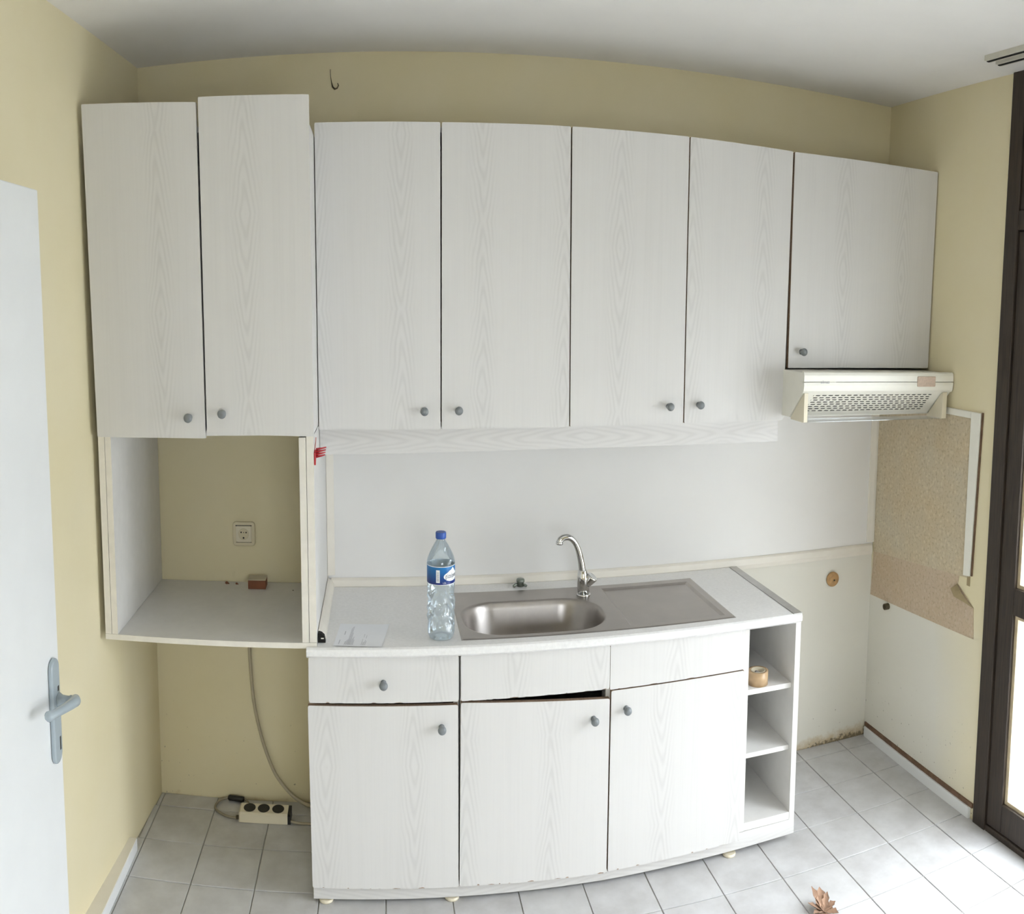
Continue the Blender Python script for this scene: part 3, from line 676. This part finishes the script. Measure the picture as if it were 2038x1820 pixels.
# ---- little valve knob behind the bowl
t = thing('water_valve', 'small tarnished valve poking out behind the sink, left of the tap', 'valve', (1.437, -0.062, WZ))
MB().lathe([(0.0125, 0.0), (0.0125, 0.014), (0.0155, 0.016), (0.0165, 0.022), (0.0145, 0.027), (0.006, 0.028)], (1.437, -0.062, WZ), seg=20).build('valve_knob', GALV, t)
MB().tube([(1.432, -0.062, WZ + 0.005), (1.418, -0.068, WZ + 0.009), (1.408, -0.075, WZ + 0.004)], 0.0055, 8).build('side_lug', GALV, t)
MB().tube([(1.442, -0.062, WZ + 0.005), (1.454, -0.070, WZ + 0.006), (1.460, -0.074, WZ + 0.003)], 0.0045, 8).build('side_lug', GALV, t)

# ------------------------------------------------------------------ base units
Y3 = -0.5916; yb3 = Y3 + 0.0195
Lx = [0.6630, 1.1513, 1.6511, 2.1435]
def base_body(t, x0, x1, front=True):
    mb = MB().box(x0, x0 + 0.017, yb3, -0.02, 0.070, WB - 0.001).box(x1 - 0.017, x1, yb3, -0.02, 0.070, WB - 0.001).box(x0 + 0.017, x1 - 0.017, yb3, -0.02, 0.070, 0.086).box(x0 + 0.017, x1 - 0.017, -0.028, -0.02, 0.086, WB - 0.001)
    return mb.build('body', BOARD, t)
def foot(t, x):
    mb = MB().lathe([(0.0235, 0.0), (0.0245, 0.004), (0.0225, 0.0095)], (x, -0.5555, 0.0006), seg=20).lathe([(0.011, 0.0), (0.011, 0.05)], (x, -0.538, 0.008), seg=14)
    return mb.build('foot', CREAM, t)
t = thing('base_cabinet', 'base unit with one drawer above one door, under the left end of the worktop', 'cabinet', (0.907, -0.3, 0.0), 'base units')
base_body(t, 0.6645, 1.1490)
d = door('drawer_front', [(0.6660, 0.7815), (1.1480, 0.7815), (1.1480, 0.6400), (0.6655, 0.6415)], Y3, t, jag=0.004, core=CHIP, r=0.007); knob(d, 0.906, Y3, 0.703)
d = door('door', [(0.6615, 0.6330), (1.1455, 0.6290), (1.1465, 0.0560), (0.6670, 0.0615)], Y3, t, jag=0.005, core=CHIP, r=0.006); knob(d, 1.092, Y3, 0.563)
foot(t, 0.709); foot(t, 1.128)
t = thing('base_cabinet', 'wide sink base unit with two doors and two blank fronts', 'cabinet', (1.647, -0.3, 0.0), 'base units')
base_body(t, 1.1535, 2.1440)
MB().box(1.642, 1.660, yb3, yb3 + 0.05, 0.072, 0.66).build('centre_post', BOARD, t)
door('blank_front', [(1.1545, 0.7815), (1.6500, 0.7815), (1.6500, 0.6430), (1.1545, 0.6400)], Y3, t, jag=0.003, core=CHIP, r=0.006)
door('blank_front', [(1.6515, 0.7815), (2.1425, 0.7815), (2.1405, 0.6490), (1.6515, 0.6400)], Y3, t, jag=0.002, core=CHIP, r=0.004)
d = door('door', [(1.1545, 0.6350), (1.6515, 0.6120), (1.6490, 0.0465), (1.1500, 0.0575)], Y3, t, jag=0.006, core=CHIP, r=0.006); knob(d, 1.596, Y3, 0.554)
d = door('door', [(1.6560, 0.6365), (2.1405, 0.6455), (2.1405, 0.0640), (1.6535, 0.0510)], Y3 - 0.0015, t, jag=0.005, core=CHIP, r=0.006); knob(d, 1.708, Y3, 0.576)
foot(t, 2.120)
t = thing('open_shelf_unit', 'narrow open three-tier shelf unit at the right end of the base units', 'shelf unit', (2.26, -0.3, 0.0))
def wpan(name, x0, x1, y0, y1, z0, z1): return MB().box(x0, x1, y0, y1, z0, z1).build(name, BOARD, t, bevel=0.0008, bseg=1)
wpan('side_panel', 2.1465, 2.1680, -0.5725, -0.02, 0.0795, WB - 0.001)
wpan('side_panel', 2.3535, 2.3750, -0.5725, -0.02, 0.0795, WB - 0.001)
wpan('back_panel', 2.1680, 2.3535, -0.028, -0.02, 0.092, WB - 0.001)
wpan('bottom_shelf', 2.1680, 2.3535, -0.5715, -0.028, 0.0800, 0.107)
wpan('shelf', 2.1680, 2.3535, -0.5500, -0.028, 0.5385, 0.5565)
wpan('shelf', 2.1680, 2.3535, -0.5500, -0.028, 0.3200, 0.3370)
pb = MB().prism([(0.6680, 0.0650), (2.1455, 0.0685), (2.1455, 0.0780), (2.3760, 0.0790), (2.3760, 0.0270), (2.12, 0.0200), (1.65, 0.0110), (1.15, 0.0120), (0.6680, 0.0130)], 'y', -0.5722, -0.5565).build('plinth_board', [WOODH], origin=(1.5, -0.572, 0.04), bevel=0.001, bseg=1)
tag(pb, 'long low plinth board running under the base units', 'board')

# ---- tape roll on the upper shelf
tx, ty, tz = 2.236, -0.510, 0.5567
t = thing('tape_roll', 'roll of brown packing tape lying on the upper open shelf', 'tape', (tx, ty, tz))
MB().lathe([(0.0265, 0.0), (0.0375, 0.0), (0.0375, 0.046), (0.0265, 0.046), (0.0265, 0.0)], (tx, ty, tz), seg=36, cap=False).build('tape_body', TAPE, t)
MB().lathe([(0.0245, 0.0005), (0.0262, 0.0005), (0.0262, 0.047), (0.0245, 0.047), (0.0245, 0.0005)], (tx, ty, tz), seg=36, cap=False).build('core', CARD, t)
mb = MB()
for k in range(9):
    a = random.uniform(0, 6.28); r_ = random.uniform(0, 0.013)
    c = (tx + r_ * math.cos(a), ty + r_ * math.sin(a), tz + 0.020 + random.uniform(0, 0.014)); s_ = random.uniform(0.007, 0.0105)
    mb.lathe([(s_ * 0.3, -s_), (s_ * 0.9, -s_ * 0.4), (s_, s_ * 0.2), (s_ * 0.6, s_ * 0.8), (s_ * 0.2, s_)], c, (random.uniform(-1, 1), random.uniform(-1, 1), 0.6), 7, smooth=False)
o = mb.build('scraps', CRUMB, t); o['kind'] = 'stuff'

# ------------------------------------------------------------------ bottle
bx, by, bz = 1.096, -0.527, WZ
t = thing('water_bottle', 'crumpled clear water bottle with blue label and cap on the worktop', 'bottle', (bx, by, bz))
prof = [(0.012, 0.006), (0.030, 0.0015), (0.0375, 0.002), (0.0420, 0.010), (0.0440, 0.022), (0.0440, 0.040), (0.0430, 0.055), (0.0438, 0.068), (0.0425, 0.082), (0.0436, 0.096), (0.0420, 0.110), (0.0434, 0.124), (0.0425, 0.138), (0.0440, 0.152), (0.0458, 0.166), (0.0462, 0.172),
        (0.0452, 0.176), (0.0452, 0.224), (0.0462, 0.228), (0.0455, 0.236), (0.0425, 0.246), (0.0375, 0.258), (0.0300, 0.272), (0.0225, 0.285), (0.0165, 0.294), (0.0142, 0.299), (0.0142, 0.308)]
prof = [tuple(Vector(prof[i]).lerp(Vector(prof[i + 1]), j / 2)) for i in range(len(prof) - 1) for j in range(2)] + [prof[-1]]
seg = 72; vs = []; fs = []
for r, z in prof:
    for k in range(seg):
        a = 2 * math.pi * k / seg; ph = a   # angle from -y towards +x
        rr_ = r
        if 0.03 < z < 0.165:
            am = math.sin(math.pi * (z - 0.03) / 0.135)
            rr_ += am * (0.0024 * math.sin(3 * ph + z * 90) + 0.0020 * math.sin(5 * ph - z * 170 + 1) + 0.0015 * math.sin(9 * ph + z * 110) + 0.0012 * math.sin(13 * ph - z * 230))
            g_ = math.exp(-((ph - 0.55) / 0.30) ** 2); rr_ -= am * 0.008 * g_ * (0.6 + 0.4 * math.sin(z * 160))
        if 0.228 < z < 0.28:
            g_ = math.exp(-((ph - 0.75) / 0.35) ** 2) * math.exp(-((z - 0.246) / 0.011) ** 2); rr_ += 0.0045 * g_
            g_ = math.exp(-((ph - 0.75) / 0.5) ** 2) * math.exp(-((z - 0.266) / 0.009) ** 2); rr_ -= 0.006 * g_
        vs.append((bx + rr_ * math.sin(a), by - rr_ * math.cos(a), bz + z))
for i in range(len(prof) - 1):
    for k in range(seg): fs.append((i * seg + k, i * seg + (k + 1) % seg, (i + 1) * seg + (k + 1) % seg, (i + 1) * seg + k))
fs.append(tuple(range(seg)))
MB().add(vs, fs, 0, True).build('bottle_body', PET, t, origin=(bx, by, bz))
MB().lathe([(0.0165, 0.0), (0.0172, 0.002), (0.0172, 0.017), (0.0160, 0.0195)], (bx, by, bz + 0.3025), seg=30).build('cap', CAPB, t)
def wrap(pts, rad, a0, z0):   # flat (x along the circumference, y up) onto the bottle
    out = []
    for p in pts:
        a = a0 + p[0] / 0.0456; out.append((bx + rad * math.sin(a), by - rad * math.cos(a), bz + z0 + p[1]))
    return out
RL = 0.0458; seg = 64; vs = []; fs = []
zs = [0.1725, 0.185, 0.20, 0.213, 0.2265]
for z in zs:
    for k in range(seg): a = 2 * math.pi * k / seg; vs.append((bx + RL * math.sin(a), by - RL * math.cos(a), bz + z))
for i in range(len(zs) - 1):
    for k in range(seg): fs.append((i * seg + k, i * seg + (k + 1) % seg, (i + 1) * seg + (k + 1) % seg, (i + 1) * seg + k))
lab = MB().add(vs, fs, 0, True).build('label', LABELM, t, origin=(bx, by, bz))
def patch(name, poly, rad, a0, z0, m, sub=True):
    # triangulate a fan with enough points to follow the curve
    cx = sum(p[0] for p in poly) / len(poly); cy = sum(p[1] for p in poly) / len(poly); vs = []; fs = []; K = 5; n_ = len(poly)
    for j in range(K + 1):
        for p in poly: vs.append((cx + (p[0] - cx) * j / K, cy + (p[1] - cy) * j / K))
    for j in range(K):
        for k in range(n_): fs.append((j * n_ + k, j * n_ + (k + 1) % n_, (j + 1) * n_ + (k + 1) % n_, (j + 1) * n_ + k))
    return MB().add(wrap(vs, rad, a0, z0), fs, 0, True).build(name, m, lab, origin=(bx, by, bz))
# cloud-shaped patch with a snowy peak
cl = []
for k in range(48):
    a = 2 * math.pi * k / 48; r_ = 1.0
    x = 0.031 * math.cos(a); y = 0.0145 * math.sin(a) - 0.002
    if math.sin(a) > 0.2: y += 0.012 * max(0, 1 - abs(x - 0.004) / 0.013) + 0.004 * max(0, 1 - abs(x + 0.010) / 0.007)
    cl.append((x, y))
patch('cloud_print', cl, RL + 0.0003, math.radians(46), 0.1990, WHITEINK)
vs, fs = text_mesh('güzelpınar', 0.0205, 'LEFT')
MB().add(wrap([(x * 0.62, y) for x, y, z in vs], RL + 0.0006, math.radians(13), 0.1925), fs).build('brand_lettering', INKD, lab, origin=(bx, by, bz))
vs, fs = text_mesh('1,5L', 0.0075, 'LEFT')
MB().add(wrap([(x, y) for x, y, z in vs], RL + 0.0006, math.radians(2), 0.1765), fs).build('volume_lettering', WHITEINK, lab, origin=(bx, by, bz))
patch('barcode_field', [(0, 0), (0.006, 0), (0.012, 0), (0.012, 0.018), (0.012, 0.038), (0.006, 0.038), (0, 0.038), (0, 0.018)], RL + 0.0003, math.radians(-24), 0.1795, WHITEINK)
mb = MB(); z = 0.004
while z < 0.032:
    h_ = random.choice((0.0005, 0.0008, 0.0013)); mb.add(wrap([(0.002, z), (0.010, z), (0.010, z + h_), (0.002, z + h_)], RL + 0.0006, math.radians(-24), 0.1795), [(0, 1, 2, 3)]); z += h_ + random.choice((0.0006, 0.001))
mb.build('barcode', INK, lab, origin=(bx, by, bz))
for zz in (0.1725, 0.2265):
    MB().lathe([(RL + 0.0002, -0.0009), (RL + 0.0004, 0.0), (RL + 0.0002, 0.0009)], (bx, by, bz + zz), seg=48, cap=False).build('label_edge', WHITEINK, lab)
MB().lathe([(0.0455, 0.1728), (0.0455, 0.2262)], (bx, by, bz), seg=64, cap=False).build('label_backing', WHITEINK, lab)

# ---- sheet of paper
t = thing('paper_sheet', 'printed white sheet of paper lying on the worktop beside the bottle', 'paper', (0.84, -0.5, WZ + 0.0005))
pc = [Vector((0.762, -0.402)), Vector((0.928, -0.412)), Vector((0.902, -0.606)), Vector((0.746, -0.594))]
def pp(u, v, dz=0.0):
    a = pc[3].lerp(pc[2], u); b2 = pc[0].lerp(pc[1], u); p = a.lerp(b2, v)
    z = WZ + 0.0008 + 0.005 * max(0, u - 0.75) ** 1.2 + 0.0035 * max(0, 0.18 - v) * 3 + dz
    return (p.x, p.y, z)
NU = 12; vs = [pp(i / NU, j / NU) for j in range(NU + 1) for i in range(NU + 1)]
fs = [(j * (NU + 1) + i, j * (NU + 1) + i + 1, (j + 1) * (NU + 1) + i + 1, (j + 1) * (NU + 1) + i) for j in range(NU) for i in range(NU)]
MB().add(vs, fs, 0, True).build('sheet', PAPERM, t)
mb = MB()
def pline(u, v0, v1, w=0.006):
    mb.add([pp(u - w / 2, v0, 0.0003), pp(u + w / 2, v0, 0.0003), pp(u + w / 2, v1, 0.0003), pp(u - w / 2, v1, 0.0003)], [(0, 1, 2, 3)])
pline(0.10, 0.08, 0.28, 0.010); pline(0.16, 0.50, 0.66, 0.012)
for u, v1 in ((0.215, 0.22), (0.235, 0.25), (0.255, 0.30), (0.275, 0.80), (0.292, 0.86), (0.309, 0.88), (0.326, 0.60), (0.345, 0.34), (0.365, 0.42), (0.385, 0.30)): pline(u, 0.06, v1)
for u, v0, v1 in ((0.56, 0.06, 0.34), (0.58, 0.05, 0.20), (0.60, 0.05, 0.22), (0.62, 0.05, 0.30), (0.64, 0.06, 0.26), (0.57, 0.40, 0.55), (0.62, 0.36, 0.50)): pline(u, v0, v1)
mb.build('printing', INK, t)

# ------------------------------------------------------------------ on the back wall and in the niche
t = thing('wall_socket', 'ivory single wall socket inside the open niche', 'socket', (0.370, 0.0, 0.960))
MB().prism(rr(0.327, 0.414, 0.9595, 1.0465, 0.012), 'y', -0.012, 0.0).build('frame', SOCK, t, bevel=0.003)
MB().prism(rr(0.340, 0.401, 0.974, 1.033, 0.006), 'y', -0.0150, -0.010).build('insert', SOCKI, t, bevel=0.0015)
MB().prism(rr(0.3385, 0.4025, 1.0320, 1.0352, 0.001), 'y', -0.0128, -0.011).build('slot', BLACK, t); MB().prism(rr(0.3395, 0.4015, 0.9722, 0.9740, 0.0008), 'y', -0.0126, -0.011).build('slot', WIRE, t)
MB().lathe([(0.0195, 0.0), (0.0205, 0.0), (0.0205, 0.0012), (0.0195, 0.0012)], (0.3705, -0.0150, 1.0035), (0, -1, 0), 28, cap=False).build('well_rim', SOCK, t)
MB().lathe([(0.0195, 0.0), (0.0, 0.0004)], (0.3705, -0.0152, 1.0035), (0, -1, 0), 28, cap=False).build('well', SOCK, t)
for xx, zz, r_ in ((0.361, 1.010, 0.0029), (0.3805, 1.0095, 0.0029), (0.371, 1.0095, 0.0018), (0.370, 0.990, 0.0034)):
    MB().lathe([(r_, 0.0), (r_, 0.0008)], (xx, -0.0155, zz), (0, -1, 0), 12).build('contact_hole', BLACK, t)
t = thing('small_box', 'small reddish brown box with pale top in the niche', 'box', (0.4285, -0.059, 0.8256))
MB().box(0.395, 0.462, -0.088, -0.032, 0.8257, 0.857).build('carton', WOODBLK, t, bevel=0.0008, bseg=1); MB().box(0.3945, 0.4625, -0.0885, -0.0315, 0.857, 0.8592).build('lid', CARD, t)
def scrap(x, y, z, s, label, name='plaster_crumb', m=WIRE):
    mb = MB().lathe([(s * 0.2, 0), (s, s * 0.3), (s * 0.8, s * 0.8), (s * 0.3, s * 1.2)], (x, y, z), (0.2, -0.3, 1), 7, smooth=False)
    mb.lathe([(s * 0.2, 0), (s * 0.6, s * 0.2), (s * 0.3, s * 0.6)], (x + s * 1.1, y - s * 0.6, z), (0.4, 0.2, 1), 6, smooth=False)
    return tag(mb.build(name, m), label, 'crumb')
scrap(0.301, -0.030, 0.8257, 0.007, 'larger brown crumb in the niche, left of the small box', m=WOODBLK); scrap(0.341, -0.034, 0.8257, 0.005, 'smaller brown crumb in the niche, beside the small box', m=WOODBLK)
scrap(0.568, -0.096, 0.8257, 0.0022, 'tiny dark speck on the niche floor near the right board')
# wire hook high on the wall
o = MB().tube([(0.733, -0.002, 2.600), (0.734, -0.006, 2.575), (0.737, -0.007, 2.556), (0.741, -0.009, 2.541), (0.749, -0.018, 2.531), (0.758, -0.022, 2.533), (0.763, -0.024, 2.541), (0.760, -0.024, 2.549)], [0.0008, 0.0009, 0.0016, 0.0030, 0.0030, 0.0026, 0.0024, 0.0015], 8).build('wire_hook', WIRE)
tag(o, 'thin rusty wire hook on the wall near the ceiling', 'hook')
# round plug and pipe stub by the right corner
t = thing('pipe_plug', 'round tan plug set in the wall right of the worktop', 'plug', (2.844, 0.0, 0.684))
MB().lathe([(0.031, 0.0), (0.031, 0.006), (0.028, 0.010), (0.012, 0.011)], (2.844, -0.0045, 0.712), (0, -1, 0), 28).build('disc', CORK, t)
MB().lathe([(0.0045, 0.0), (0.0035, 0.003)], (2.848, -0.0152, 0.709), (0, -1, 0), 10).build('screw', WIRE, t)
t = thing('pipe_stub', 'dark stub of pipe on the right wall below the vinyl', 'pipe', (XR, -0.153, 0.6))
MB().lathe([(0.013, 0.0), (0.013, 0.022), (0.009, 0.022), (0.009, 0.006)], (XR, -0.153, 0.612), (-1, 0, 0), 18, cap=False).build('tube_end', WIRE, t)
MB().lathe([(0.0095, 0.0), (0.0, 0.0005)], (XR - 0.007, -0.153, 0.612), (-1, 0, 0), 16, cap=False).build('bore', DARKV, t)
# red clip on the side of the tall unit
t = thing('plastic_clip', 'small red plastic clip with four prongs under the tall cabinet', 'clip', (0.697, -0.56, 1.36))
MB().prism([(-0.590, 1.388), (-0.578, 1.394), (-0.560, 1.394), (-0.560, 1.372), (-0.574, 1.362), (-0.590, 1.352)], 'x', 0.6948, 0.7005).build('plate', REDP, t, bevel=0.0008)
MB().prism([(-0.578, 1.3945), (-0.520, 1.412), (-0.505, 1.421), (-0.540, 1.3945)], 'x', 0.6948, 0.6975).build('tab', PINKP, t)
for k in range(4):
    z = 1.374 + k * 0.0068
    MB().tube([(0.700, -0.572 + 0.003 * k, z), (0.716, -0.570 + 0.003 * k, z + 0.002), (0.7285 + 0.0012 * k, -0.568 + 0.003 * k, z + 0.005)], [0.0040, 0.0028, 0.0019], 8).build('prong', REDP, t)

# ------------------------------------------------------------------ vinyl sheets on the right wall
t = thing('vinyl_covering', 'speckled beige vinyl covering on the right wall, peeling at a corner', 'wall covering', (XR, -0.37, 0.62))
MB().prism([(-0.017, 1.446), (-0.682, 1.462), (-0.700, 0.874), (-0.018, 0.812)], 'x', XR - 0.0022, XR - 0.0002).build('upper_sheet', VINYL, t)
MB().prism([(-0.018, 0.8115), (-0.640, 0.8685), (-0.634, 0.836), (-0.738, 0.772), (-0.748, 0.659), (-0.006, 0.622)], 'x', XR - 0.0020, XR - 0.0002).build('lower_sheet', VINYL2, t)
vs = [(XR - 0.003, -0.632, 0.836), (XR - 0.020, -0.612, 0.815), (XR - 0.024, -0.640, 0.793), (XR - 0.016, -0.685, 0.786), (XR - 0.003, -0.738, 0.772), (XR - 0.012, -0.672, 0.812)]
MB().add(vs + [(x + 0.0015, y, z - 0.001) for x, y, z in vs], [(0, 1, 5), (1, 2, 5), (2, 3, 5), (3, 4, 5), (6, 11, 7), (7, 11, 8), (8, 11, 9), (9, 11, 10)]).build('peeling_corner', VINBACK, t)
MB().box(XR - 0.0022, XR - 0.0005, -0.690, -0.709, 0.845, 0.882).build('torn_strip', VINBACK, t)
MB().prism([(-0.672, 1.482), (-0.729, 1.482), (-0.713, 0.884), (-0.674, 0.879)], 'x', XR - 0.012, XR - 0.0022).build('edge_trim', HOODW, t, bevel=0.003)
MB().prism([(-0.476, 1.4815), (-0.476, 1.4565), (-0.672, 1.457), (-0.672, 1.482)], 'x', XR - 0.012, XR - 0.0022).build('edge_trim', HOODW, t, bevel=0.003)
MB().prism([(-0.7305, 1.484), (-0.738, 1.484), (-0.722, 0.886), (-0.7145, 0.886)], 'x', XR - 0.006, XR - 0.0002).build('glue_edge', BROWNEDGE, t)

# ------------------------------------------------------------------ curtain rail on the ceiling
t = thing('curtain_rail', 'double-track curtain rail on the ceiling before the glazed door', 'rail', (2.88, -1.8, H - 0.018))
for xa in (2.848, 2.900):
    MB().box(xa, xa + 0.030, -2.9, -0.875, H - 0.016, H).box(xa + 0.010, xa + 0.020, -2.9, -0.876, H - 0.018, H - 0.0155, 1).build('track', [RAILM, DARKV], t)

# ------------------------------------------------------------------ under the niche: hanging cable, power strip
pts = [(0.381, -0.006, 0.80), (0.381, -0.008, 0.60), (0.386, -0.010, 0.48), (0.395, -0.012, 0.38), (0.415, -0.014, 0.28), (0.440, -0.016, 0.195), (0.475, -0.020, 0.115), (0.520, -0.026, 0.060), (0.565, -0.034, 0.026), (0.625, -0.045, 0.008), (0.70, -0.06, 0.007)]
o = MB().tube(smooth_path(pts), 0.0062, 10).build('cable', CABLEL); tag(o, 'thick beige cable hanging down the wall below the niche', 'cable')
t = thing('power_strip', 'cream three-socket power strip on the floor beside the base units', 'power strip', (0.442, -0.127, 0.001))
MB().prism([(-0.156, 0.001), (-0.154, 0.031), (-0.148, 0.036), (-0.099, 0.042), (-0.092, 0.038), (-0.092, 0.001)], 'x', 0.352, 0.536).build('housing', CREAM, t)
MB().prism([(-0.155, 0.001), (-0.153, 0.030), (-0.148, 0.0345), (-0.099, 0.0405), (-0.092, 0.037), (-0.092, 0.001)], 'x', 0.5362, 0.5475).build('end_cap', BLACK, t)
MB().prism([(-0.155, 0.001), (-0.153, 0.030), (-0.148, 0.0345), (-0.099, 0.0405), (-0.092, 0.037), (-0.092, 0.001)], 'x', 0.3475, 0.3518).build('end_cap', CARD, t)
nz = Vector((0, -0.1217, 0.9926))
for xx in (0.386, 0.441, 0.497):
    c = Vector((xx, -0.1235, 0.0390)) 
    so = MB().lathe([(0.0225, 0.0), (0.0232, 0.0008), (0.0215, 0.0010), (0.0, 0.0004)], c + nz * 0.0003, nz, 28, cap=False).build('socket_well', BLACK, t)
MB().tube(smooth_path([(0.348, -0.146, 0.012), (0.330, -0.145, 0.010), (0.300, -0.135, 0.007), (0.262, -0.110, 0.006), (0.241, -0.083, 0.006), (0.243, -0.052, 0.007), (0.258, -0.028, 0.009), (0.284, -0.018, 0.012)]), 0.0045, 8).build('cord', CABLE, t)
MB().lathe([(0.007, 0.0), (0.0105, 0.006), (0.0105, 0.058), (0.008, 0.066)], (0.282, -0.018, 0.0125), (0.99, -0.10, 0.0), 12).build('black_plug', BLACK, t)
MB().tube(smooth_path([(0.347, -0.020, 0.012), (0.362, -0.032, 0.010), (0.38, -0.06, 0.008), (0.40, -0.088, 0.008)]), 0.0040, 8).build('cord', CABLE, t)
MB().tube([(0.3475, -0.146, 0.014), (0.336, -0.146, 0.0125)], 0.0075, 10).build('cord_grommet', WIRE, t)
MB().tube(smooth_path([(0.547, -0.145, 0.008), (0.575, -0.150, 0.0055), (0.62, -0.152, 0.005), (0.70, -0.15, 0.005)]), 0.0045, 8).build('cord', CABLEL, t)

# ------------------------------------------------------------------ dry leaf on the floor at the bottom edge
o = MB(); base = Vector((2.288, -0.955, 0.004))
def lobe(ang, ln, w, lift, tilt):
    d_ = Vector((math.cos(ang), math.sin(ang), 0)); s_ = Vector((-d_.y, d_.x, 0)); vs = []; K = 7
    for k in range(K + 1):
        u = k / K; c = base + d_ * ln * u + Vector((0, 0, lift * u ** 1.3)); ww = w * (math.sin(math.pi * min(1, u * 0.92 + 0.08)) ** 0.8) * (1 + 0.25 * math.sin(u * 19)) if k < K else 0.0006
        vs += [c + s_ * ww + Vector((0, 0, ww * 0.5 + tilt * ww)), c - Vector((0, 0, 0.1 * ww)), c - s_ * ww + Vector((0, 0, ww * 0.5 - tilt * ww))]
    vs += [v + Vector((0, 0, -0.0006)) for v in vs]; m_ = 3 * (K + 1); fs = []
    for k in range(K):
        for j in range(2):
            a = 3 * k + j; fs.append((a, a + 1, a + 4, a + 3)); fs.append((m_ + a, m_ + a + 3, m_ + a + 4, m_ + a + 1))
    o.add(vs, fs, 0, True)
for ang, ln, w, lift, tilt in ((1.35, 0.060, 0.017, 0.040, 0.2), (1.85, 0.062, 0.010, 0.050, -0.3), (0.85, 0.052, 0.011, 0.030, 0.4), (2.55, 0.055, 0.012, 0.022, 0.2), (0.2, 0.050, 0.012, 0.012, 0.1), (3.3, 0.045, 0.013, 0.010, 0.0), (-0.8, 0.05, 0.014, 0.006, 0.1), (-2.2, 0.05, 0.014, 0.006, -0.1)):
    lobe(ang, ln, w, lift, tilt)
tag(o.build('dry_leaf', LEAFM, origin=tuple(base)), 'curled dry brown leaf on the floor tiles at the bottom edge', 'leaf')
